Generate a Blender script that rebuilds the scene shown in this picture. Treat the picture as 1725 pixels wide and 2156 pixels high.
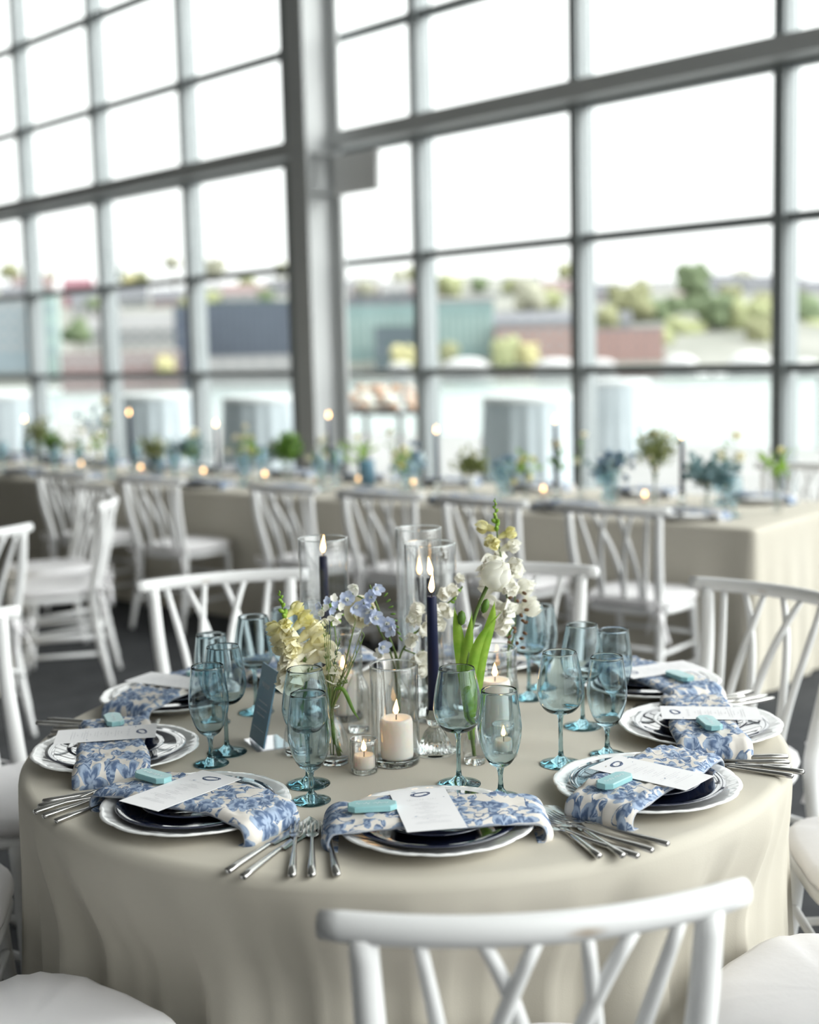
import bpy, math, random
from mathutils import Vector, Matrix, Euler
R = math.radians
rnd = random.Random(7)
sc = bpy.context.scene
for o in list(bpy.data.objects): bpy.data.objects.remove(o)

# ------------------------------------------------------------------ camera
FPX, TILT, ROLL, CZ = 2774.0, 0.11826605, -0.02548507, 1.537
fw = Vector((0, math.cos(TILT), -math.sin(TILT))); up0 = Vector((0, math.sin(TILT), math.cos(TILT))); ri0 = Vector((1, 0, 0))
RI = ri0 * math.cos(ROLL) + up0 * math.sin(ROLL); UP = -ri0 * math.sin(ROLL) + up0 * math.cos(ROLL)
EYE = Vector((0, 0, CZ))
cam = bpy.data.cameras.new('camera'); camo = bpy.data.objects.new('camera', cam); sc.collection.objects.link(camo)
m3 = Matrix((RI, UP, -fw)).transposed(); camo.matrix_world = Matrix.Translation(EYE) @ m3.to_4x4()
cam.sensor_fit = 'HORIZONTAL'; cam.sensor_width = 24; cam.lens = FPX / 1725 * 24
cam.clip_start = .05; cam.clip_end = 3000
cam.dof.use_dof = True; cam.dof.focus_distance = 2.36; cam.dof.aperture_fstop = 1.6
sc.camera = camo

# ------------------------------------------------------------------ light
w = bpy.data.worlds.new('sky'); sc.world = w; w.use_nodes = True
# hazy bright overcast: brighter overhead, brightest where the sun stands behind the cloud, off to the right
SKY, ZEN, GLOW, GPOW = 1.6, 1.8, 14.3, 9.0
SUN = Vector((.83, -.14, .53)).normalized()
wn, wl = w.node_tree.nodes, w.node_tree.links; bg = wn['Background']
def wmath(op, a, b=0.0):
    q = wn.new('ShaderNodeMath'); q.operation = op
    for i, v in enumerate((a, b)):
        if isinstance(v, (int, float)): q.inputs[i].default_value = v
        else: wl.new(v, q.inputs[i])
    return q.outputs[0]
wtc = wn.new('ShaderNodeTexCoord'); wsp = wn.new('ShaderNodeSeparateXYZ'); wl.new(wtc.outputs['Generated'], wsp.inputs[0])
wdt = wn.new('ShaderNodeVectorMath'); wdt.operation = 'DOT_PRODUCT'; wl.new(wtc.outputs['Generated'], wdt.inputs[0]); wdt.inputs[1].default_value = SUN
veil = wmath('MULTIPLY', wmath('ADD', wmath('MULTIPLY', wmath('MAXIMUM', wsp.outputs[2], 0.0), ZEN), 1.0), SKY)
glow = wmath('MULTIPLY', wmath('POWER', wmath('MAXIMUM', wdt.outputs['Value'], 0.0), GPOW), GLOW)
wl.new(wmath('ADD', veil, glow), bg.inputs[1]); bg.inputs[0].default_value = (.995, .99, .985, 1)
sc.view_settings.view_transform = 'Standard'; sc.view_settings.look = 'None'; sc.view_settings.gamma = 1
sc.view_settings.exposure = 0.0; sc.view_settings.use_curve_mapping = False
cy = sc.cycles
cy.max_bounces = 20; cy.transmission_bounces = 20; cy.transparent_max_bounces = 24; cy.diffuse_bounces = 5; cy.glossy_bounces = 6
cy.use_denoising = True; cy.sample_clamp_indirect = 6; cy.blur_glossy = .5

# wall frame: the window wall runs along WD, faces into the room along -WN
WAZ = R(-46.7)
WD = Vector((math.cos(WAZ), math.sin(WAZ), 0)); WN = Vector((-math.sin(WAZ), math.cos(WAZ), 0))
WALL = 8.0
def W(s, n, z=0): return WD * s + WN * n + Vector((0, 0, z))
S0, S1, N0 = -17.2, 4.6, -5.5  # unseen ends drawn in: less light from the left, more from the right
CEIL = 6.9
def portal(name, c, wx, wz, face):
    l = bpy.data.lights.new(name, 'AREA'); l.shape = 'RECTANGLE'; l.size = wx; l.size_y = wz
    l.cycles.is_portal = True
    o = bpy.data.objects.new(name, l); sc.collection.objects.link(o); o.location = c
    o.rotation_euler = face.to_track_quat('-Z', 'Y').to_euler()
portal('window_daylight', W((S0 + S1) / 2, WALL + .3, CEIL / 2), S1 - S0, CEIL, -WN)
NG = -1.8                                                 # the right end is glazed from NG to the corner
portal('side_window_daylight', W(S1 + .2, (WALL + NG) / 2, CEIL / 2), WALL - NG, CEIL, -WD)

# ------------------------------------------------------------------ materials
MAT = {}
def mat(name, col, rough=.5, metal=0, **k):
    m = bpy.data.materials.new(name); m.use_nodes = True
    b = m.node_tree.nodes['Principled BSDF']
    b.inputs['Base Color'].default_value = (*col, 1); b.inputs['Roughness'].default_value = rough; b.inputs['Metallic'].default_value = metal
    for q, v in k.items():
        b.inputs[q.replace('_', ' ')].default_value = v
    MAT[name] = m
    return m
def nodes(m): return m.node_tree.nodes, m.node_tree.links, m.node_tree.nodes['Principled BSDF']
def vary(m, a, b, scale, detail=3, coord='Object', bump=0, bscale=None):
    """colour wanders between a and b with a noise, optional bump"""
    n, l, p = nodes(m)
    tc = n.new('ShaderNodeTexCoord'); nz = n.new('ShaderNodeTexNoise'); nz.inputs['Scale'].default_value = scale; nz.inputs['Detail'].default_value = detail
    l.new(tc.outputs[coord], nz.inputs['Vector'])
    r = n.new('ShaderNodeValToRGB'); r.color_ramp.elements[0].position = .35; r.color_ramp.elements[1].position = .65
    r.color_ramp.elements[0].color = (*a, 1); r.color_ramp.elements[1].color = (*b, 1)
    l.new(nz.outputs['Fac'], r.inputs[0]); l.new(r.outputs[0], p.inputs['Base Color'])
    if bump:
        n2 = n.new('ShaderNodeTexNoise'); n2.inputs['Scale'].default_value = bscale or scale * 8; n2.inputs['Detail'].default_value = 4
        l.new(tc.outputs[coord], n2.inputs['Vector'])
        bp = n.new('ShaderNodeBump'); bp.inputs['Strength'].default_value = bump; bp.inputs['Distance'].default_value = .002
        l.new(n2.outputs['Fac'], bp.inputs['Height']); l.new(bp.outputs[0], p.inputs['Normal'])
    return m
vary(mat('linen', (.53, .49, .43), .85), (.525, .488, .412), (.55, .515, .442), 3, bump=.12, bscale=420)
mat('white_paint', (.80, .80, .80), .38)
m = vary(mat('scuffed_paint', (.8, .8, .8), .38), (.79, .79, .79), (.81, .81, .81), 6)
n, l, p = nodes(m)
tc = n.new('ShaderNodeTexCoord'); mp = n.new('ShaderNodeMapping'); mp.inputs['Location'].default_value = (-.045 * 34, .315 * 20, -.868 * 110); mp.inputs['Scale'].default_value = (34, 20, 110)
gr = n.new('ShaderNodeTexGradient'); gr.gradient_type = 'SPHERICAL'; mx = n.new('ShaderNodeMixRGB'); mx.inputs[2].default_value = (.42, .33, .24, 1)
l.new(tc.outputs['Object'], mp.inputs[0]); l.new(mp.outputs[0], gr.inputs[0]); l.new(gr.outputs['Fac'], mx.inputs[0])
old = p.inputs['Base Color'].links[0].from_socket; l.new(old, mx.inputs[1]); l.new(mx.outputs[0], p.inputs['Base Color'])
vary(mat('cushion_fabric', (.80, .78, .79), .8), (.78, .765, .775), (.82, .80, .81), 5, bump=.25, bscale=60)
mat('porcelain', (.86, .86, .85), .12, Coat_Weight=.5)
mat('navy_glaze', (.012, .016, .04), .06, Coat_Weight=1.0, Specular_IOR_Level=.8)
mat('steel', (.50, .49, .47), .24, 1)
vary(mat('paper', (.84, .83, .84), .8), (.83, .82, .83), (.85, .84, .85), 9)
mat('navy_ink', (.06, .10, .22), .6); mat('grey_ink', (.62, .62, .64), .7); mat('white_ink', (.9, .93, .95), .6)
vary(mat('sea_glass', (.32, .60, .62), .3, Transmission_Weight=.25), (.30, .58, .60), (.36, .66, .68), 30)
vary(mat('blue_acrylic', (.15, .30, .42), .35), (.14, .29, .41), (.17, .32, .44), 6)
mat('pillar_wax', (.94, .86, .80), .45, Subsurface_Weight=.6, Subsurface_Radius=(.03, .018, .012), Subsurface_Scale=1.0)
mat('navy_wax', (.010, .014, .048), .45, Specular_IOR_Level=.25)
mat('wick', (.03, .025, .02), .9)
def emis(name, col, s):
    m = bpy.data.materials.new(name); m.use_nodes = True; n = m.node_tree.nodes; n.clear()
    e = n.new('ShaderNodeEmission'); e.inputs[0].default_value = (*col, 1); e.inputs[1].default_value = s
    o = n.new('ShaderNodeOutputMaterial'); m.node_tree.links.new(e.outputs[0], o.inputs[0]); MAT[name] = m
emis('flame', (1, .57, .22), 12)
def glass(name, col, ior=1.45):
    m = bpy.data.materials.new(name); m.use_nodes = True; n = m.node_tree.nodes; n.clear()
    g = n.new('ShaderNodeBsdfGlass'); g.inputs['Color'].default_value = (*col, 1); g.inputs['Roughness'].default_value = 0; g.inputs['IOR'].default_value = ior
    o = n.new('ShaderNodeOutputMaterial'); m.node_tree.links.new(g.outputs[0], o.inputs[0]); MAT[name] = m
def thin(name, col, refl=1.0, ior=1.5):
    """thin clear sheet: straight-through light plus Fresnel reflection"""
    m = bpy.data.materials.new(name); m.use_nodes = True; n = m.node_tree.nodes; l = m.node_tree.links; n.clear()
    t = n.new('ShaderNodeBsdfTransparent'); t.inputs[0].default_value = (*col, 1)
    g = n.new('ShaderNodeBsdfGlossy'); g.inputs['Roughness'].default_value = .01
    ge = n.new('ShaderNodeNewGeometry'); dt = n.new('ShaderNodeVectorMath'); dt.operation = 'DOT_PRODUCT'
    l.new(ge.outputs['Incoming'], dt.inputs[0]); l.new(ge.outputs['Normal'], dt.inputs[1])
    def ma(op, a, b):
        q = n.new('ShaderNodeMath'); q.operation = op
        for i, v in enumerate((a, b)):
            if isinstance(v, (int, float)): q.inputs[i].default_value = v
            elif v is not None: l.new(v, q.inputs[i])
        return q.outputs[0]
    fr = ma('ADD', ma('MULTIPLY', ma('POWER', ma('SUBTRACT', 1.0, ma('ABSOLUTE', dt.outputs['Value'], None)), 5.0), .95 * refl), .04 * refl)
    x = n.new('ShaderNodeMixShader'); o = n.new('ShaderNodeOutputMaterial')
    l.new(fr, x.inputs[0]); l.new(t.outputs[0], x.inputs[1]); l.new(g.outputs[0], x.inputs[2]); l.new(x.outputs[0], o.inputs[0])
    MAT[name] = m
glass('blue_glass', (.87, .918, .932)); glass('solid_blue_glass', (.66, .775, .80)); glass('clear_glass', (.98, .99, .985)); thin('thin_glass', (.97, .975, .975), 1.6)
thin('ribbed_glass', (.96, .965, .965), 3.0); thin('window_glass', (.93, .97, .955), .5)
thin('clear_acrylic', (.93, .94, .97), 1.6)
vary(mat('steel_frame_paint', (.205, .225, .23), .45), (.195, .215, .22), (.22, .24, .245), 2)
vary(mat('column_paint', (.48, .49, .49), .45), (.47, .48, .48), (.50, .51, .51), 2)
vary(mat('carpet', (.03, .032, .036), .95), (.024, .026, .030), (.042, .044, .048), 9, 6, bump=.6, bscale=250)
vary(mat('ceiling_paint', (.5, .5, .49), .8), (.49, .49, .48), (.51, .51, .50), 1)
vary(mat('room_wall_paint', (.2, .195, .19), .8), (.19, .185, .18), (.21, .205, .20), 1)
# blue toile print on cream linen; runs on the napkin's own cloth coordinates
m = mat('toile', (.7, .68, .63), .85); n, l, p = nodes(m)
uv = n.new('ShaderNodeUVMap'); oi = n.new('ShaderNodeObjectInfo')
off = n.new('ShaderNodeVectorMath'); off.operation = 'SCALE'; cmb = n.new('ShaderNodeCombineXYZ')
l.new(oi.outputs['Random'], cmb.inputs[0]); l.new(oi.outputs['Random'], cmb.inputs[1]); l.new(cmb.outputs[0], off.inputs[0]); off.inputs['Scale'].default_value = 3.7
ad = n.new('ShaderNodeVectorMath'); ad.operation = 'ADD'; l.new(uv.outputs[0], ad.inputs[0]); l.new(off.outputs[0], ad.inputs[1])
nz = n.new('ShaderNodeTexNoise'); nz.inputs['Scale'].default_value = 45; nz.inputs['Detail'].default_value = 3; l.new(ad.outputs[0], nz.inputs['Vector'])
wob = n.new('ShaderNodeVectorMath'); wob.operation = 'MULTIPLY_ADD'; wob.inputs[1].default_value = (.016, .016, 0); l.new(nz.outputs['Color'], wob.inputs[0]); l.new(ad.outputs[0], wob.inputs[2])
def math_(op, a, b=None, c=None):
    q = n.new('ShaderNodeMath'); q.operation = op
    for i, v in enumerate((a, b, c)):
        if v is None: continue
        if isinstance(v, (int, float)): q.inputs[i].default_value = v
        else: l.new(v, q.inputs[i])
    return q.outputs[0]
def flowers(scale, petals, rad, seed):
    sh = n.new('ShaderNodeVectorMath'); sh.operation = 'MULTIPLY_ADD'; sh.inputs[1].default_value = (scale,) * 3; sh.inputs[2].default_value = (seed, seed * 1.7, 0)
    l.new(wob.outputs[0], sh.inputs[0])
    v = n.new('ShaderNodeTexVoronoi'); v.voronoi_dimensions = '2D'; v.inputs['Scale'].default_value = 1; v.inputs['Randomness'].default_value = .8
    l.new(sh.outputs[0], v.inputs['Vector'])
    d = n.new('ShaderNodeVectorMath'); d.operation = 'SUBTRACT'; l.new(sh.outputs[0], d.inputs[0]); l.new(v.outputs['Position'], d.inputs[1])
    s = n.new('ShaderNodeSeparateXYZ'); l.new(d.outputs[0], s.inputs[0])
    ang = math_('ARCTAN2', s.outputs[1], s.outputs[0]); sep = n.new('ShaderNodeSeparateColor'); l.new(v.outputs['Color'], sep.inputs[0])
    wav = math_('ABSOLUTE', math_('COSINE', math_('MULTIPLY_ADD', ang, petals / 2, math_('MULTIPLY', sep.outputs[0], 6))))
    edge = math_('MULTIPLY_ADD', wav, rad * .6, rad * .4)
    mask = math_('LESS_THAN', v.outputs['Distance'], edge)
    ring = math_('SINE', math_('MULTIPLY', math_('DIVIDE', v.outputs['Distance'], edge), 9.0))
    return mask, ring
m1, r1 = flowers(17, 5, .50, 0); m2, r2 = flowers(34, 3, .48, 5.3)
nz2 = n.new('ShaderNodeTexNoise'); nz2.inputs['Scale'].default_value = 24; nz2.inputs['Detail'].default_value = 1; l.new(ad.outputs[0], nz2.inputs['Vector'])
vine = math_('LESS_THAN', math_('ABSOLUTE', math_('SUBTRACT', nz2.outputs['Fac'], .5)), .014)
gate = math_('GREATER_THAN', nz2.outputs['Fac'], .46)
leaf = math_('MULTIPLY', m2, gate)
mask = math_('MAXIMUM', math_('MAXIMUM', m1, leaf), vine)
nz3 = n.new('ShaderNodeTexNoise'); nz3.inputs['Scale'].default_value = 160; nz3.inputs['Detail'].default_value = 3; l.new(ad.outputs[0], nz3.inputs['Vector'])
tone = math_('ADD', math_('MULTIPLY', r1, .25), nz3.outputs['Fac'])
rp = n.new('ShaderNodeValToRGB'); rp.color_ramp.elements[0].position = .3; rp.color_ramp.elements[0].color = (.09, .14, .25, 1); rp.color_ramp.elements[1].position = .72; rp.color_ramp.elements[1].color = (.34, .42, .55, 1)
l.new(tone, rp.inputs[0])
mx = n.new('ShaderNodeMixRGB'); mx.inputs[1].default_value = (.70, .66, .61, 1); l.new(mask, mx.inputs[0]); l.new(rp.outputs[0], mx.inputs[2]); l.new(mx.outputs[0], p.inputs['Base Color'])
# plants
def leafy(name, a, b, sc_=40, rough=.5, tr=.3):
    """thin plant tissue lets part of the light through"""
    m = vary(mat(name, a, rough), a, b, sc_); n, l, p = nodes(m)
    t = n.new('ShaderNodeBsdfTranslucent'); x = n.new('ShaderNodeMixShader'); x.inputs[0].default_value = tr; out = n['Material Output']
    l.new(p.inputs['Base Color'].links[0].from_socket, t.inputs[0]); l.new(p.outputs[0], x.inputs[1]); l.new(t.outputs[0], x.inputs[2]); l.new(x.outputs[0], out.inputs[0])
leafy('leaf_green', (.10, .22, .035), (.18, .32, .05)); leafy('bright_leaf', (.22, .42, .035), (.36, .55, .07)); leafy('stem_green', (.13, .22, .05), (.19, .28, .08)); leafy('olive_grass', (.20, .24, .075), (.30, .33, .13))
leafy('cream_petal', (.93, .89, .72), (.95, .93, .82), 60, .6, .42); leafy('yellow_petal', (.88, .83, .38), (.93, .90, .62), 60, .6, .42); leafy('white_petal', (.93, .92, .84), (.96, .95, .90), 60, .6, .42)
leafy('butter_petal', (.93, .88, .58), (.95, .92, .72), 60, .6, .42); leafy('sky_petal', (.52, .60, .80), (.70, .75, .88), 80, .6, .3); leafy('peach_centre', (.72, .46, .20), (.80, .60, .34), 90); leafy('brown_seed', (.13, .065, .03), (.22, .12, .06), 90)
leafy('eucalyptus', (.16, .27, .28), (.26, .38, .40), 30); leafy('dusk_leaf', (.06, .12, .11), (.12, .19, .16), 30); leafy('hydrangea_blue', (.26, .40, .54), (.42, .54, .66), 50)

# ------------------------------------------------------------------ mesh builder
class B:
    def __init__(s): s.v = []; s.f = []; s.m = []; s.uv = {}
    def add(s, vs, fs, mi=0):
        k = len(s.v); s.v += [Vector(q) for q in vs]; s.f += [tuple(i + k for i in f) for f in fs]; s.m += [mi] * len(fs); return k
    def box(s, c, d, mi=0, M=None):
        vs = [Vector((x * d[0] / 2, y * d[1] / 2, z * d[2] / 2)) for x in (-1, 1) for y in (-1, 1) for z in (-1, 1)]
        if M: vs = [M @ q for q in vs]
        s.add([q + Vector(c) for q in vs], [(0, 1, 3, 2), (4, 6, 7, 5), (0, 4, 5, 1), (2, 3, 7, 6), (0, 2, 6, 4), (1, 5, 7, 3)], mi)
    def tube(s, pts, rad, seg=10, mi=0, flat=None, cap=True):
        """swept tube; rad a number or list; flat = (sideways scale, other scale)"""
        pts = [Vector(q) for q in pts]; n_ = len(pts)
        if not isinstance(rad, (list, tuple)): rad = [rad] * n_
        t0 = (pts[1] - pts[0]).normalized(); a = Vector((0, 0, 1)) if abs(t0.z) < .9 else Vector((0, 1, 0))
        u = (a - t0 * a.dot(t0)).normalized(); vs = []
        for i, q in enumerate(pts):
            t = (pts[min(i + 1, n_ - 1)] - pts[max(i - 1, 0)]).normalized(); u = (u - t * u.dot(t)).normalized(); v_ = t.cross(u)
            fa, fb = flat or (1, 1)
            vs += [q + (u * math.cos(6.28318 * k / seg) * fb + v_ * math.sin(6.28318 * k / seg) * fa) * rad[i] for k in range(seg)]
        fs = [(i * seg + k, i * seg + (k + 1) % seg, (i + 1) * seg + (k + 1) % seg, (i + 1) * seg + k) for i in range(n_ - 1) for k in range(seg)]
        if cap: fs += [tuple(reversed(range(seg))), tuple(range((n_ - 1) * seg, n_ * seg))]
        s.add(vs, fs, mi)
    def lathe(s, prof, seg=48, mi=0, c=(0, 0, 0), fn=None):
        """prof: (radius, z) list; radius 0 at an end closes it"""
        vs = []; idx = []
        for r_, z in prof:
            if r_ < 1e-6: idx.append([len(vs)] * seg); vs.append((c[0], c[1], z + c[2])); continue
            idx.append(list(range(len(vs), len(vs) + seg)))
            for k in range(seg):
                a = 6.2831853 * k / seg; rr, zz = (fn(r_, z, a) if fn else (r_, z)); vs.append((c[0] + rr * math.cos(a), c[1] + rr * math.sin(a), c[2] + zz))
        fs = []
        for i in range(len(prof) - 1):
            for k in range(seg):
                q = [idx[i][k], idx[i][(k + 1) % seg], idx[i + 1][(k + 1) % seg], idx[i + 1][k]]
                q = [x for j, x in enumerate(q) if x not in q[:j]]
                if len(q) > 2: fs.append(tuple(q))
        s.add(vs, fs, mi)
    def ball(s, c, r_, seg=12, mi=0, M=None):
        r3 = r_ if isinstance(r_, (tuple, list)) else (r_,) * 3; n_ = max(4, seg // 2); vs = []; fs = []
        for i in range(n_ + 1):
            for k in range(seg):
                t = math.pi * i / n_; a = 6.28318 * k / seg
                q = Vector((r3[0] * math.sin(t) * math.cos(a), r3[1] * math.sin(t) * math.sin(a), r3[2] * math.cos(t)))
                vs.append((M @ q if M else q) + Vector(c))
        for i in range(n_):
            for k in range(seg): fs.append((i * seg + k, (i + 1) * seg + k, (i + 1) * seg + (k + 1) % seg, i * seg + (k + 1) % seg))
        s.add(vs, fs, mi)
    def grid(s, fn, nu, nv, mi=0, uv=None):
        vs = [fn(i / nu, j / nv) for i in range(nu + 1) for j in range(nv + 1)]
        fs = [(i * (nv + 1) + j, (i + 1) * (nv + 1) + j, (i + 1) * (nv + 1) + j + 1, i * (nv + 1) + j + 1) for i in range(nu) for j in range(nv)]
        k = s.add(vs, fs, mi)
        if uv:
            for i in range(nu + 1):
                for j in range(nv + 1): s.uv[k + i * (nv + 1) + j] = uv(i / nu, j / nv)
    def mesh(s, name, mats, smooth=True, bevel=0):
        me = bpy.data.meshes.new(name); me.from_pydata(s.v, [], s.f)
        for q in (mats if isinstance(mats, (list, tuple)) else [mats]): me.materials.append(MAT[q])
        for pl, mi in zip(me.polygons, s.m): pl.material_index = mi; pl.use_smooth = smooth
        if s.uv:
            lay = me.uv_layers.new(name='UVMap')
            for lp in me.loops:
                if lp.vertex_index in s.uv: lay.data[lp.index].uv = s.uv[lp.vertex_index]
        me.update(); return me
def ob(name, me, parent=None, loc=(0, 0, 0), rz=0, mats=None, smooth=True, rot=None):
    """links one mesh object; me is a mesh or a builder"""
    if isinstance(me, B): me = me.mesh(name, mats, smooth)
    o = bpy.data.objects.new(name, me); sc.collection.objects.link(o); o.location = loc
    o.rotation_euler = rot if rot else (0, 0, rz)
    if parent: o.parent = parent
    return o
def sharp(o, ang=40):
    """edges steeper than ang stay crisp"""
    import bmesh
    bm = bmesh.new(); bm.from_mesh(o.data)
    for e in bm.edges:
        if len(e.link_faces) == 2 and e.calc_face_angle(0) > R(ang): e.smooth = False
    bm.to_mesh(o.data); bm.free(); return o
def tag(o, label=None, cat=None, group=None, kind=None):
    if label: o['label'] = label
    if cat: o['category'] = cat
    if group: o['group'] = group
    if kind: o['kind'] = kind
    return o
def empty(name, loc=(0, 0, 0), rz=0, label=None, cat=None, group=None):
    o = bpy.data.objects.new(name, None); sc.collection.objects.link(o); o.location = loc; o.rotation_euler = (0, 0, rz); o.empty_display_size = .05
    return tag(o, label, cat, group)
def copy_tree(o, parent=None):
    c = o.copy(); sc.collection.objects.link(c)
    if parent: c.parent = parent; c.matrix_parent_inverse = o.matrix_parent_inverse
    for ch in list(o.children): copy_tree(ch, c)
    return c
def place(o, loc, rz=0, label=None, group=None):
    o.location = loc; o.rotation_euler.z = rz
    if label: o['label'] = label
    if group: o['group'] = group
    return o
def bez(a, b, c, d, n_=12):
    a, b, c, d = map(Vector, (a, b, c, d))
    return [a * (1 - t) ** 3 + b * 3 * t * (1 - t) ** 2 + c * 3 * t * t * (1 - t) + d * t ** 3 for t in [i / n_ for i in range(n_ + 1)]]
def spl(pts, n_=6):
    """Catmull-Rom through points"""
    P = [Vector(q) for q in pts]; P = [P[0] * 2 - P[1]] + P + [P[-1] * 2 - P[-2]]; out = []
    for i in range(1, len(P) - 2):
        for k in range(n_):
            t = k / n_; a, b, c, d = P[i - 1:i + 3]
            out.append(.5 * ((2 * b) + (c - a) * t + (2 * a - 5 * b + 4 * c - d) * t * t + (3 * b - a - 3 * c + d) * t ** 3))
    return out + [P[-2]]
def struct(name, b, m, smooth=False): return tag(ob(name, b, mats=m, smooth=smooth), kind='structure')
ORD = ['first', 'second', 'third', 'fourth', 'fifth', 'sixth', 'seventh', 'eighth', 'ninth', 'tenth', 'eleventh', 'twelfth', 'thirteenth', 'fourteenth']
def ray(px, py): return fw * FPX + RI * (px - 862.5) - UP * (py - 1078)
def far(px, py, Y):
    v = ray(px, py); return EYE + v * (Y / v.y)
def onz(px, py, z):
    v = ray(px, py); return EYE + v * ((z - CZ) / v.z)

# ------------------------------------------------------------------ room shell
def slab(name, pts, z0, z1, m):
    b = B(); k = len(pts)
    b.add([(*q.xy, z0) for q in pts] + [(*q.xy, z1) for q in pts], [tuple(reversed(range(k))), tuple(range(k, 2 * k))] + [(i, (i + 1) % k, k + (i + 1) % k, k + i) for i in range(k)])
    return struct(name, b, m)
room = [W(S0, N0), W(S1, N0), W(S1, WALL), W(S0, WALL)]
slab('floor', room, -.15, 0, 'carpet'); slab('ceiling', room, CEIL, CEIL + .2, 'ceiling_paint')
slab('wall_left', [W(S0 - .2, N0), W(S0, N0), W(S0, WALL), W(S0 - .2, WALL)], 0, CEIL, 'room_wall_paint')
slab('wall_rear', [W(S0, N0 - .2), W(S1, N0 - .2), W(S1, N0), W(S0, N0)], 0, CEIL, 'room_wall_paint')
RZ = Matrix.Rotation(WAZ, 3, 'Z')
PITCH, SREF, ZR, ZP = 1.732, -6.49, 1.392, .99
mull = [-9.91 - 1.755 * k for k in range(4, 0, -1)] + [-9.95] + [SREF + PITCH * k for k in range(-1, 7) if SREF + PITCH * k < S1 - .3]
MD = .12
ti = 0
def trim(b, m='steel_frame_paint'):
    global ti; ti += 1
    return struct('trim_%d' % ti, b, m)
for s in mull:                                            # vertical mullions with a fin outside and a deeper flange inside
    b = B(); b.box(W(s, WALL, CEIL / 2), (.085, .20, CEIL), 0, RZ); b.box(W(s, WALL - .03, CEIL / 2), (.10, .05, CEIL), 0, RZ); trim(b)
zs = [ZR + ZP * k for k in range(-1, 6)]
for z in zs:
    b = B(); b.box(W((S0 + S1) / 2, WALL - .02, z), (S1 - S0, .10, .06), 0, RZ); trim(b)
b = B(); b.box(W((S0 + S1) / 2, WALL, .04), (S1 - S0, .2, .08), 0, RZ); trim(b)
b = B(); b.box(W((S0 + S1) / 2, WALL, CEIL - .05), (S1 - S0, .2, .1), 0, RZ); trim(b)
# the structural crossbeam inside the glass
zb = ZR + 2 * ZP
b = B(); b.box(W((S0 + S1) / 2, WALL - .16, zb + .07), (S1 - S0, .22, .13), 0, RZ); trim(b, 'column_paint')
edges = [S0] + mull + [S1]
for i in range(len(edges) - 1):                           # one glazed bay between two mullions is one window
    b = B()
    for k in range(len(zs) + 1):
        z0 = zs[k - 1] if k else .08; z1 = zs[k] if k < len(zs) else CEIL - .1
        b.add([W(edges[i], WALL, z0), W(edges[i + 1], WALL, z0), W(edges[i + 1], WALL, z1), W(edges[i], WALL, z1)], [(0, 1, 2, 3)])
    struct('window_%d' % (i + 1), b, 'window_glass')
# glazed right end of the room
slab('wall_right', [W(S1, N0), W(S1 + .2, N0), W(S1 + .2, NG), W(S1, NG)], 0, CEIL, 'room_wall_paint')  # unseen solid stretch, put in to keep light off the table front
nn = [NG + 1.63 * k for k in range(7)]
for q in nn:
    b = B(); b.box(W(S1, q, CEIL / 2), (.2, .085, CEIL), 0, RZ); trim(b)
for z in zs:
    b = B(); b.box(W(S1, (NG + WALL) / 2, z), (.1, WALL - NG, .06), 0, RZ); trim(b)
b = B(); b.add([W(S1, NG, .05), W(S1, WALL, .05), W(S1, WALL, CEIL), W(S1, NG, CEIL)], [(0, 1, 2, 3)]); struct('window_%d' % len(edges), b, 'window_glass')
# wide-flange steel column standing just inside the glass
sl, sr = -9.68, -9.0
cn = WALL - .42
b = B(); cs = -9.13
b.box(W(cs, cn - .19, CEIL / 2), (.24, .03, CEIL), 0, RZ); b.box(W(cs, cn + .19, CEIL / 2), (.24, .03, CEIL), 0, RZ); b.box(W(cs, cn, CEIL / 2), (.03, .38, CEIL), 0, RZ)
for z in (zb - .06, zb - .40): b.box(W(cs, cn, z), (.24, .38, .03), 0, RZ)
b.box(W(cs + .42, cn + .10, zb - .26), (.56, .04, .34), 1, RZ)
struct('column', b, ['column_paint', 'white_paint'])

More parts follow.
